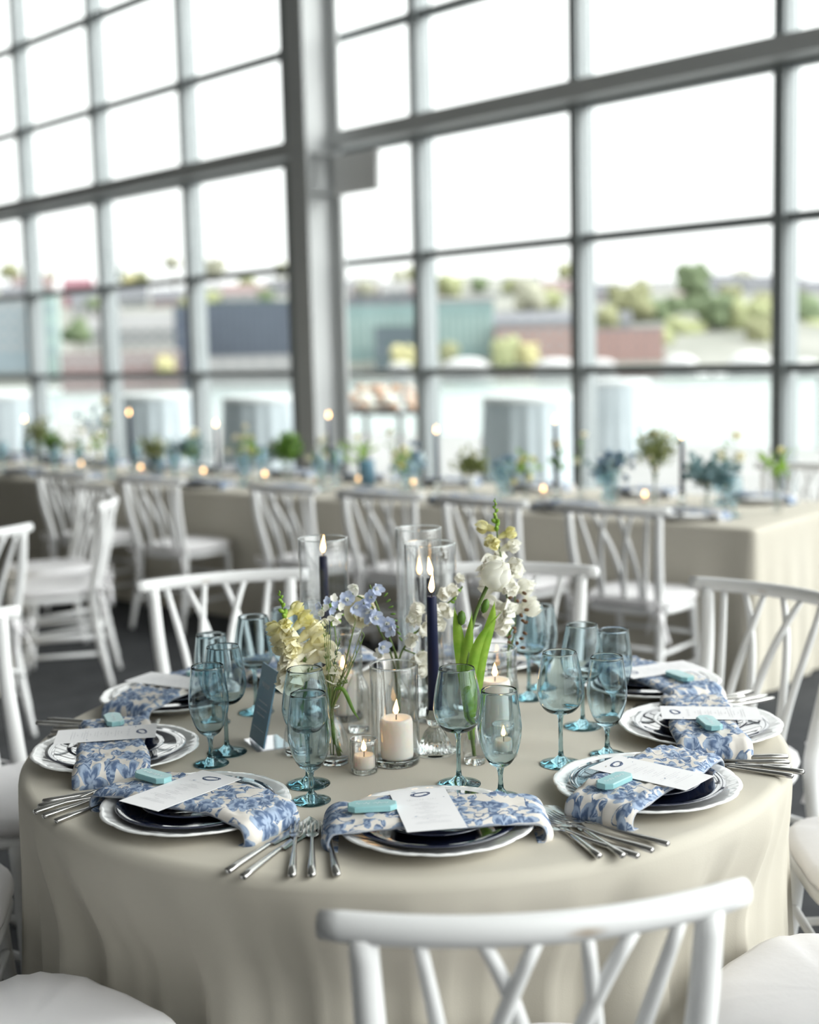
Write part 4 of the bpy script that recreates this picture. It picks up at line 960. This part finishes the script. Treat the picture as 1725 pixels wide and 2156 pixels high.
def bunch(k, s, o_, h, kind, label):
    """a small vase with its own cut flowers; vase and bunch are separate things"""
    r_ = random.Random(100 + k); L = LT(s, o_); vh = .11 if kind not in ('tall', 'thin') else .15
    e = empty('bud_vase', L, 0, 'small clear vase holding the ' + label, 'vase', 'vases on the long table')
    b = B(); b.lathe([(0, 0), (.022, 0), (.024, .01), (.024, vh * .6), (.013, vh * .8), (.015, vh), (.0135, vh), (.0115, vh * .8), (.022, vh * .58), (.022, .012), (0, .012)], 24); ob('body', b, e, mats='thin_glass')
    pl = Plant('flower_bunch', L + Vector((0, 0, .014)), label, 'flowers', 'flower bunches on the long table')
    lf, fl, nst, spread, nfl, fs = {'olive': ('olive_grass', 'cream_petal', 14, .075, 9, .016), 'dark': ('dusk_leaf', 'white_petal', 16, .08, 7, .016), 'green': ('leaf_green', 'bright_leaf', 16, .07, 0, .01), 'euc': ('eucalyptus', 'cream_petal', 14, .10, 6, .018),
        'cream': ('stem_green', 'cream_petal', 6, .07, 5, .026), 'rose': ('leaf_green', 'cream_petal', 5, .02, 1, .042), 'yellow': ('bright_leaf', 'yellow_petal', 7, .05, 5, .022), 'blue': ('eucalyptus', 'hydrangea_blue', 6, .07, 12, .022), 'tall': ('stem_green', 'cream_petal', 3, .05, 3, .034), 'thin': ('leaf_green', 'cream_petal', 3, .02, 2, .022), 'tulipleaf': ('bright_leaf', 'yellow_petal', 6, .05, 1, .022)}[kind]
    sb = B(); lb = B(); tips = []; spread *= 1.3; h *= 1.12
    for i in range(nst):
        a = i * 2.4; q = spread * math.sqrt((i + .5) / nst); tip = L + Vector((q * math.cos(a), q * math.sin(a), h * (1 - .45 * r_.random() * (i > 0)) - .01)); mid = L + Vector((q * .3 * math.cos(a), q * .3 * math.sin(a), h * .6)); tips.append(tip)
        sb.tube(spl([L + Vector((0, 0, .02)), L + Vector((0, 0, vh)), mid, tip], 4), .0018, 5)
        n_ = 12 if kind in ('olive', 'dark', 'green', 'euc') else 3
        for j in range(n_):
            f = .45 + .55 * j / n_; c = mid.lerp(tip, max(0, (f - .45) / .55)); wd = .016 if kind == 'euc' else .009; c = c + Vector((r_.gauss(0, .022), r_.gauss(0, .022), r_.gauss(0, .02)))
            petal(lb, c, frame((r_.uniform(-1, 1), r_.uniform(-1, 1), .7), j * 2.4 + i) @ Matrix.Rotation(R(-45), 3, 'Y'), .042 if kind != 'tulipleaf' else .09, wd, .2, .3, nu=3, nv=2)
    pl.part('stems', sb, 'stem_green'); pl.part('foliage', lb, lf)
    for i in range(nfl):
        t_ = tips[i % len(tips)] + Vector((r_.uniform(-.02, .02), r_.uniform(-.02, .02), r_.uniform(-.05, .0) if nfl > 2 else 0)); fb = B()
        floret(fb, t_, (r_.uniform(-.6, .3), -.8, r_.uniform(.1, .8)), fs * 1.5, i, 5, 0, .4, .6, .1); floret(fb, t_ + Vector((0, -.004, .004)), (r_.uniform(-.5, .2), -.8, .5), fs * .9, i + .6, 5, 0, .5, .9, .1)
        pl.part('bloom', fb, fl)
FLW = [(5.95, .50, .36, 'olive', 'dusty olive bunch beside the leftmost taper'), (5.69, .45, .28, 'green', 'fresh green sprigs right of the dusty olive bunch at left'), (5.33, .40, .30, 'cream', 'loose cream flowers at the left of the long table'), (5.10, .50, .49, 'tall', 'tallest cream flower at the left of the long table'), (5.02, .35, .30, 'yellow', 'yellow green stem left of the second taper from left'),
       (4.66, .55, .24, 'olive', 'brownish bunch just behind the left blue sign'), (4.36, .58, .26, 'euc', 'blue grey eucalyptus between the second and third taper from left'), (4.06, .38, .27, 'rose', 'cream rose just left of the third taper from left'), (3.80, .55, .32, 'cream', 'pale cream flowers right of the third taper from left'), (3.66, .50, .27, 'yellow', 'yellow stem left of the dark foliage'),
       (3.50, .62, .27, 'dark', 'dark blue green foliage left of the bright green tuft'), (3.30, .48, .30, 'green', 'bright green tuft left of the column'), (3.14, .62, .28, 'cream', 'cream flowers just left of the middle taper'), (2.76, .50, .28, 'tulipleaf', 'yellow green leaves right of the middle taper'), (2.52, .55, .32, 'thin', 'thin pale stem right of the middle blue sign'),
       (2.36, .52, .26, 'blue', 'pale blue hydrangea left of the third taper from right'), (2.24, .30, .25, 'yellow', 'yellow green bunch in front of the blue hydrangea'), (1.87, .45, .23, 'olive', 'olive bunch right of the third taper from right'), (1.68, .55, .22, 'blue', 'blue flowers right of the olive bunch at centre right'), (1.53, .48, .24, 'yellow', 'green and yellow sprig left of the second taper from right'),
       (1.42, .62, .25, 'rose', 'cream bloom just left of the second taper from right'), (1.12, .38, .33, 'thin', 'slender green stem with cream head right of the second taper'), (1.06, .55, .23, 'blue', 'muted blue flowers before the rightmost outdoor table'), (.96, .45, .25, 'blue', 'deeper blue flowers next to the muted blue ones'), (.71, .40, .36, 'olive', 'large olive bunch with white specks left of the rightmost taper'),
       (.43, .40, .24, 'euc', 'blue green bunch near the right end of the long table'), (.40, .58, .34, 'tall', 'cream and yellow tall stems at the right end'), (.17, .60, .26, 'tulipleaf', 'green stem at the far right end of the long table'), (5.45, .62, .42, 'blue', 'tall blue and white arrangement at far left')]
for k, (s, o_, h, kd, lab) in enumerate(FLW): bunch(k, s, o_, h, kd, lab)

# ------------------------------------------------------------------ outside: terrace, harbour, hillside town
vary(mat('deck_boards', (0.186, 0.186, 0.180), .8), (0.167, 0.167, 0.164), (0.198, 0.198, 0.192), 2)
vary(mat('harbour_water', (0.360, 0.416, 0.416), .25), (0.192, 0.224, 0.224), (0.240, 0.264, 0.264), .15)
vary(mat('grassy_slope', (0.152, 0.152, 0.137), .9), (0.130, 0.135, 0.115), (0.182, 0.182, 0.163), .04)
vary(mat('grey_linen', (0.384, 0.429, 0.452), .85), (0.362, 0.407, 0.429), (0.407, 0.452, 0.476), 2)
mat('white_linen', (.42, .44, .44), .85); mat('dark_metal', (.05, .05, .05), .5)
b = B(); pts = [W(-60, WALL + .1), W(30, WALL + .1), W(30, 18.2), W(-60, 18.2)]
b.add([(*q.xy, -.02) for q in pts] + [(*q.xy, -.3) for q in pts], [(3, 2, 1, 0), (4, 5, 6, 7), (0, 1, 5, 4), (1, 2, 6, 5), (2, 3, 7, 6), (3, 0, 4, 7)])
tag(ob('terrace_ground', b, mats='deck_boards', smooth=False), kind='structure')
b = B(); b.add([(-1500, 22, -7.2), (1500, 22, -7.2), (1500, 430, -7.2), (-1500, 430, -7.2)], [(0, 1, 2, 3)]); tag(ob('harbour_water', b, mats='harbour_water'), kind='structure')
# glass balustrade
bal = empty('glass_balustrade', W(-20, 17.8), WAZ, 'glass balustrade with slim top rail along the terrace edge', 'railing')
b = B(); b.box((0, 0, 1.08), (80, .06, .04)); ob('top_rail', b, bal, mats='steel_frame_paint', smooth=False)
b = B(); b.add([(-40, 0, 0), (40, 0, 0), (40, 0, 1.06), (-40, 0, 1.06)], [(0, 1, 2, 3)]); ob('panes', b, bal, mats='window_glass')
for k in range(12):
    b = B(); b.box((-6 + 4 * k - 8, 0, .54), (.05, .05, 1.08)); ob('post', b, bal, mats='steel_frame_paint', smooth=False)
# cocktail tables in draped cloths
def cocktail(px, py, Y, r_, label):
    P = far(px, py, Y); P.z = 0; e = empty('cocktail_table', (P.x, P.y, -.02), 0, label, 'table', 'draped tables on the terrace'); h = 1.12
    b = B(); b.lathe([(0, h), (r_ - .02, h), (r_, h - .01), (r_ + .005, h - .07)], 40); ob('top_cloth', b, e, mats='white_linen')
    b = B(); b.lathe([(r_ - .005, h - .06), (r_ + .01, h * .6), (r_ + .03, h * .3), (r_ + .06, .01)], 120, fn=lambda rr, z, a: (rr * (1 + .05 * math.cos(a * 15 + math.sin(a * 4)) * (1 - z / h)), z)); ob('skirt', b, e, mats='grey_linen')
for a in ((1110, 832, 13.6, .46, 'white-topped draped terrace table left of the tall window post'), (1302, 800, 19.8, .46, 'far draped terrace table between two right window posts'), (335, 811, 18.4, .56, 'draped terrace table second from left behind the candles'), (556, 832, 15.9, .50, 'draped terrace table partly hidden by the column'), (30, 811, 20.6, .52, 'draped terrace table cut by the left edge')): cocktail(*a)
# bread table on dark legs
P = far(805, 862, 15.6); e = empty('serving_table', (P.x, P.y, -.02), WAZ, 'dark-legged serving table outside right of the column', 'table')
b = B(); b.box((0, 0, .90), (1.15, .5, .04)); ob('tabletop', b, e, mats='dark_metal', smooth=False)
for x in (-.54, .54):
    for y in (-.22, .22): b = B(); b.box((x, y, .45), (.04, .04, .9)); ob('leg', b, e, mats='dark_metal', smooth=False)
vary(mat('peach_bloom', (0.465, 0.260, 0.155), .8), (0.446, 0.248, 0.149), (0.508, 0.360, 0.260), 6); vary(mat('blush_bloom', (0.496, 0.384, 0.322), .8), (0.484, 0.372, 0.310), (0.527, 0.446, 0.397), 6)
r_ = random.Random(2)
for k in range(26):
    x = -.5 + 1.0 * (k % 9) / 8 + r_.uniform(-.03, .03); row = k // 9; z = .90 + .02 + .10 * row
    b = B(); b.ball((0, 0, .05), (.075, .06, .05), 10)
    for q in b.v: q.z += .008 * math.sin(q.x * 90) * math.cos(q.y * 80)
    t_ = e.matrix_world; L = Vector((P.x, P.y, 0)) + WD * x * .95 + WN * (r_.uniform(-.12, .12)) + Vector((0, 0, z - .02))
    tag(ob('bread_loaf', b, mats=('peach_bloom', 'blush_bloom', 'peach_bloom', 'white_petal')[k % 4], loc=L), 'blurred %s round heaped on the dark-legged serving table outside' % ('orange', 'blush', 'orange', 'cream')[k % 4], 'food', '%s rounds heaped on the serving table' % ('orange', 'blush', 'orange', 'cream')[k % 4])
# hill
b = B()
def hill(u, v):
    x = -420 + 840 * u; Y = 432 + 330 * v
    h = -6 + (min(1, v / .64) ** .8) * (42 + 2.5 * math.sin(x * .021 + 1.2) + 1.5 * math.sin(x * .053) - .018 * x) ; return Vector((x, Y, h))
b.grid(hill, 60, 16); tag(ob('town_hill', b, mats='grassy_slope'), kind='structure')
PAL = {'slate': (0.077, 0.094, 0.117), 'navy': (0.048, 0.058, 0.085), 'teal': (0.156, 0.228, 0.223), 'pale': (0.222, 0.222, 0.222), 'white': (0.279, 0.275, 0.271), 'brick': (0.258, 0.165, 0.146), 'pink': (0.198, 0.145, 0.142), 'orange': (0.215, 0.121, 0.082), 'blue': (0.180, 0.222, 0.244), 'roof': (0.130, 0.134, 0.147), 'mint': (0.234, 0.307, 0.289), 'red': (0.213, 0.097, 0.118), 'dark': (0.061, 0.085, 0.093), 'window_tint': (0.110, 0.135, 0.152), 'charcoal': (0.110, 0.106, 0.118)}  # pastel wall colours with the harbour haze mixed in
for q, c in PAL.items(): vary(mat('town_' + q, c, .8), tuple(x * .95 for x in c), tuple(min(1, x * 1.05) for x in c), .3)
def building(x0, x1, yt, yb, Y, wall, roof, label, gable=False, rows=3, cols=5, fl=None):
    A_ = far(x0, yb, Y); C_ = far(x1, yb, Y); T_ = far((x0 + x1) / 2, yt, Y); z0 = min(A_.z, C_.z) - 6; h = T_.z - z0; wd = C_.x - A_.x; dp = min(max(5, wd * .3), 9)
    e = empty('house' if gable else 'building', ((A_.x + C_.x) / 2, Y + dp / 2, z0), 0, label, 'house' if gable else 'building', 'town across the harbour')
    hw = h * (.72 if gable else 1)
    b = B(); b.box((0, 0, hw / 2), (wd, dp, hw)); ob('walls', b, e, mats='town_' + wall, smooth=False)
    b = B()
    if gable: b.add([(-wd * .53, -dp * .53, hw), (wd * .53, -dp * .53, hw), (wd * .53, dp * .53, hw), (-wd * .53, dp * .53, hw), (-wd * .53, 0, h), (wd * .53, 0, h)], [(0, 1, 5, 4), (2, 3, 4, 5), (0, 4, 3), (1, 2, 5), (3, 2, 1, 0)])
    else: b.box((0, 0, hw + h * .02), (wd * 1.01, dp * 1.01, h * .04))
    ob('roof', b, e, mats='town_' + roof, smooth=False)
    vis = far(x0, yb, Y).z - z0
    for i in range(cols):
        b = B(); x = -wd / 2 + wd * (i + .5) / cols
        for j in range(rows):
            z = vis + (hw - vis) * (j + .5) / rows; b.box((x, -dp / 2 - .05, z), (wd / cols * .5, .25, (hw - vis) / rows * .55))
        ob('windows', b, e, mats='town_' + (fl or 'window_tint'), smooth=False)
    return e
BL = [(438, 640, 640, 753, 440, 'slate', 'dark', 'long slate building left of the column', False, 5, 14, 'navy'), (372, 428, 652, 792, 424, 'navy', 'slate', 'narrow dark blue tower left of the slate building', False, 4, 4, 'slate'), (432, 640, 752, 778, 420, 'pale', 'white', 'pale quayside shed below the slate building', False, 1, 6, 'white'),
      (725, 1042, 640, 762, 450, 'teal', 'roof', 'long teal glass building right of the column', False, 1, 22, 'mint'), (700, 890, 624, 645, 474, 'roof', 'slate', 'grey rooftop block behind the teal building', False, 1, 5, 'dark'), (790, 892, 690, 752, 437, 'dark', 'dark', 'dark low block before the teal building', False, 2, 4, 'slate'),
      (1045, 1225, 690, 770, 442, 'brick', 'roof', 'brick warehouse left of the tall window post', False, 3, 8, 'pale'), (1225, 1398, 694, 770, 444, 'brick', 'roof', 'brick warehouse right of the tall window post', False, 3, 9, 'pink'), (1040, 1215, 655, 700, 470, 'pale', 'roof', 'grey roofed hall above the brick warehouse', True, 2, 6, None),
      (-60, 82, 640, 745, 440, 'blue', 'pale', 'pale blue glass block at the left edge', False, 4, 6, 'white'), (84, 122, 628, 762, 436, 'mint', 'mint', 'narrow mint green block near the left edge', False, 3, 2, 'blue'), (128, 380, 742, 778, 422, 'pink', 'white', 'long low pinkish quay building at left', False, 1, 10, 'white'),
      (185, 240, 668, 722, 480, 'white', 'pale', 'white house between the leftmost window posts', True, 2, 3, None), (250, 372, 658, 745, 470, 'white', 'pale', 'large white house left of the dark blue tower', True, 3, 5, None), (240, 310, 605, 650, 560, 'pale', 'roof', 'pale house with grey roof upper left', True, 2, 3, None), (320, 410, 608, 648, 570, 'pink', 'roof', 'pinkish house upper left of the column', True, 2, 4, None),
      (132, 192, 585, 618, 580, 'red', 'red', 'red house on the left skyline', True, 1, 3, None), (30, 110, 582, 640, 590, 'pale', 'pink', 'pale house on the skyline at far left', True, 2, 3, None), (200, 262, 598, 640, 600, 'blue', 'roof', 'bluish house right of the red house', True, 2, 3, None), (470, 560, 598, 640, 560, 'white', 'pink', 'white house above the slate building', True, 2, 4, None), (560, 628, 588, 640, 580, 'pale', 'roof', 'pale house above the slate building by the column', True, 2, 3, None),
      (740, 800, 580, 630, 580, 'pink', 'pale', 'pink house just right of the column', True, 2, 3, None), (805, 868, 592, 632, 570, 'white', 'pale', 'white house right of the pink one by the column', True, 2, 3, None), (935, 972, 615, 660, 560, 'orange', 'roof', 'orange house above the teal building', True, 2, 2, None), (975, 1018, 622, 668, 562, 'pink', 'roof', 'small pink house beside the orange one', True, 2, 2, None), (1018, 1052, 618, 668, 558, 'slate', 'roof', 'slate blue house beside the small pink one', True, 2, 2, 'pale'),
      (1060, 1140, 580, 640, 600, 'pale', 'roof', 'pale house on the middle skyline', True, 2, 4, None), (1145, 1212, 590, 650, 590, 'white', 'pink', 'white house left of the tall window post', True, 2, 3, None), (1245, 1310, 595, 660, 560, 'pink', 'roof', 'pink house right of the tall window post', True, 2, 3, None), (1365, 1420, 590, 620, 600, 'white', 'pale', 'small white house left of the dark round tree', True, 1, 2, None), (1496, 1560, 578, 640, 600, 'pale', 'roof', 'pale grey house right of the dark round tree', True, 2, 3, None), (1566, 1640, 580, 642, 590, 'white', 'roof', 'white house near the right window post', True, 2, 3, None), (1690, 1790, 590, 650, 590, 'pale', 'roof', 'pale house at the right edge', True, 2, 3, None)]
for k, a in enumerate(BL): building(*a[:4], a[4] + (k % 3) * 9 * a[8], *a[5:])
for nm_, a_, b_ in (('tree_green', (0.080, 0.113, 0.061), (0.120, 0.151, 0.078)), ('tree_olive', (0.154, 0.163, 0.084), (0.213, 0.213, 0.119)), ('tree_bright', (0.186, 0.211, 0.099), (0.255, 0.262, 0.143)), ('tree_pale', (0.227, 0.227, 0.171), (0.288, 0.285, 0.224)), ('tree_yellow', (0.316, 0.293, 0.134), (0.369, 0.344, 0.193)), ('tree_dark', (0.073, 0.101, 0.084), (0.103, 0.135, 0.107))): vary(mat(nm_, a_, .9), a_, b_, .5)  # crown colours paled, distance haze included
mat('bark', (.16, .12, .09), .9)
def tree(px, py, rpx, Y, m, label, k, conifer=False):
    c = far(px, py, Y); rr = rpx / FPX * Y * 1.02; r_ = random.Random(k); e = empty('tree', (c.x, c.y, c.z - rr * 2.2), 0, label, 'tree', 'trees on the hillside')
    b = B(); b.tube([(0, 0, -4), (0, 0, rr * 1.8)], [rr * .12, rr * .06], 7); ob('trunk', b, e, mats='bark')
    b = B()
    if conifer: b.lathe([(0, rr * .9), (rr * .55, rr), (rr * .35, rr * 1.8), (rr * .38, rr * 1.9), (rr * .18, rr * 2.8), (0, rr * 3.4)], 10)
    else:
        b.ball((0, 0, rr * 2.2), rr * .78, 12)
        for i in range(14):
            a = i * 2.4; q = rr * (.35 + .4 * r_.random()); b.ball((q * math.cos(a), q * math.sin(a) * .7, rr * 2.2 + rr * .62 * (r_.random() * 2 - 1)), rr * (.3 + .2 * r_.random()), 8)
        for v_ in b.v: v_ *= 1 + .04 * math.sin(v_.x * 3 / rr * 4) * math.cos(v_.z * 5 / rr)
    ob('crown', b, e, mats=m); return e
TR = [(1460, 592, 38, 560, 'tree_green', 'dark round tree standing above the others at right'), (1335, 640, 42, 520, 'tree_olive', 'olive tree left of the dark round tree'), (1390, 660, 38, 510, 'tree_green', 'green tree below and left of the dark round tree'), (1445, 655, 40, 515, 'tree_green', 'green tree directly below the dark round tree'), (1500, 652, 38, 512, 'tree_green', 'green tree below right of the dark round tree'),
      (1565, 680, 52, 500, 'tree_bright', 'yellow green tree by the right window post'), (1440, 712, 46, 480, 'tree_bright', 'bright low tree above the white boat covers'), (1500, 720, 46, 478, 'tree_bright', 'bright low tree between the two domed boats'), (1612, 650, 40, 520, 'tree_olive', 'olive tree touching the right window post'), (1700, 655, 44, 520, 'tree_green', 'green tree at the right edge'), (1720, 705, 40, 490, 'tree_bright', 'bright low tree at the right edge'), (1640, 715, 40, 485, 'tree_bright', 'bright low tree behind the right window post'),
      (1112, 622, 36, 545, 'tree_pale', 'pale tree above the grey roofed hall'), (948, 602, 27, 575, 'tree_bright', 'light green tree above the orange house'), (1190, 572, 20, 610, 'tree_olive', 'olive tree on the skyline left of the tall window post'), (1560, 590, 26, 640, 'tree_pale', 'pale tree on the skyline right of the grey house'), (163, 700, 31, 455, 'tree_green', 'round green tree near the left edge'), (192, 640, 13, 520, 'tree_green', 'small green tree above the white house at left'), (365, 553, 18, 640, 'tree_pale', 'pale tree alone on the left skyline'), (452, 566, 27, 620, 'tree_pale', 'broad pale tree on the skyline left of the column'),
      (592, 568, 18, 620, 'tree_olive', 'olive tree on the skyline beside the column'), (272, 592, 20, 600, 'tree_yellow', 'yellow green tree under the dark conifer'), (440, 632, 22, 520, 'tree_bright', 'bright tree above the left end of the slate building'), (392, 640, 20, 525, 'tree_olive', 'olive tree above the dark blue tower'), (850, 752, 28, 430, 'tree_yellow', 'yellow bush on the quay right of the column'), (1062, 742, 34, 430, 'tree_bright', 'light green bush before the brick warehouse'), (1112, 745, 26, 430, 'tree_yellow', 'yellow bush before the brick warehouse'), (945, 742, 22, 430, 'tree_olive', 'olive bush before the teal building'), (345, 768, 22, 428, 'tree_yellow', 'yellow bush left of the dark blue tower'),
      (22, 572, 22, 640, 'tree_olive', 'olive tree on the skyline at the left edge'), (105, 582, 14, 640, 'tree_pale', 'small pale tree left of the red house'), (850, 590, 26, 600, 'tree_pale', 'pale tree between the column and next window post'), (1280, 668, 26, 520, 'tree_olive', 'olive tree left of the brick warehouse roofs')]
for k, a in enumerate(TR): tree(a[0], a[1], a[2], a[3] + ((k % 4) * 15 - 20 if a[3] > 470 else -10), *a[4:], k)
tree(255, 570, 17, 620, 'tree_dark', 'dark conifer on the left skyline', 77, True)
tree(215, 600, 20, 610, 'tree_dark', 'dark conifer beside the bluish house at left', 78, True)
HB = [(150, 205, 615, 662, 545, 'white', 'roof', 'white gabled house below the red house'), (205, 250, 640, 672, 530, 'pink', 'pale', 'pinkish house above the white house at left'), (410, 470, 600, 640, 575, 'pale', 'roof', 'pale house left of the broad pale skyline tree'), (0, 60, 600, 640, 575, 'white', 'roof', 'white house at the left edge above the blue block'),
      (640, 735, 590, 640, 560, 'pale', 'roof', 'pale house mostly hidden behind the column'), (868, 935, 600, 640, 575, 'pale', 'pink', 'pale house behind the window post right of the column'), (905, 960, 650, 690, 500, 'white', 'roof', 'white house behind the teal building roof'), (1090, 1150, 640, 668, 530, 'white', 'roof', 'white house above the grey roofed hall'), (1215, 1262, 612, 655, 570, 'white', 'roof', 'white house hidden by the tall window post'),
      (1250, 1330, 655, 695, 500, 'pale', 'roof', 'pale house directly above the brick roof right of the post'), (1420, 1470, 616, 640, 575, 'pale', 'pink', 'pale house behind the dark round tree'), (1640, 1700, 585, 640, 585, 'pink', 'roof', 'pinkish house behind the right window post')]
for a in HB: building(*a, True, 2, 3)
HT = [(70, 612, 18, 560, 'tree_green', 'green tree between the left edge houses'), (300, 585, 17, 590, 'tree_olive', 'olive tree right of the dark conifer'), (215, 640, 15, 520, 'tree_bright', 'bright tree beside the pinkish house at left'), (520, 590, 18, 590, 'tree_bright', 'bright tree above the middle of the slate building'), (560, 622, 16, 540, 'tree_green', 'green tree behind the slate building roof'), (690, 600, 24, 545, 'tree_olive', 'olive tree hidden mostly by the column'),
      (770, 608, 20, 545, 'tree_pale', 'pale tree beside the pink house right of the column'), (870, 575, 16, 600, 'tree_olive', 'olive tree on the skyline left of the window post'), (1010, 600, 20, 580, 'tree_green', 'green tree behind the small pink house'), (1075, 600, 20, 575, 'tree_bright', 'bright tree in front of the pale middle house'), (1160, 628, 24, 540, 'tree_bright', 'bright tree left of the tall window post'), (1300, 622, 22, 540, 'tree_olive', 'olive tree before the pink house'),
      (1345, 600, 16, 600, 'tree_pale', 'small pale skyline tree left of the dark round tree'), (1540, 622, 26, 545, 'tree_olive', 'olive tree below the pale grey house'), (1600, 700, 34, 470, 'tree_olive', 'low olive tree left of the right window post'), (1390, 715, 34, 470, 'tree_bright', 'bright shrub at the end of the brick warehouse')]
for k, a in enumerate(HT): tree(*a, 200 + k)
mat('boat_white', (.38, .38, .38), .5)
for k, (px, py, wpx, lab) in enumerate([(980, 768, 100, 'white boat below the teal building'), (1170, 768, 92, 'white boat below the brick warehouse'), (1262, 766, 72, 'white boat just right of the tall window post'), (1432, 766, 78, 'domed white boat under the bright low tree'), (1580, 766, 98, 'domed white boat nearest the right window post'), (842, 768, 46, 'small white boat right of the column'), (1690, 768, 80, 'white boat at the right edge')]):
    Y = 330; c = far(px, py, Y); L = wpx / FPX * Y; e = empty('covered_boat', (c.x, c.y, -7.2), 0, lab, 'boat', 'boats in the harbour'); zt = c.z + 7.2
    b = B()
    def hull(u, v):
        x = (u - .5) * L; wv_ = L * .16 * math.sin(math.pi * min(1, u * .85 + .15)); return Vector((x, (v - .5) * 2 * wv_, zt * (.25 + .75 * abs(v * 2 - 1) ** .6)))
    b.grid(hull, 12, 8); ob('hull', b, e, mats='boat_white')
    b = B(); b.ball((0, 0, zt * .95), (L * .47, L * .17, L * (.27 if 'domed' in lab else .17)), 16); ob('cover', b, e, mats='boat_white')
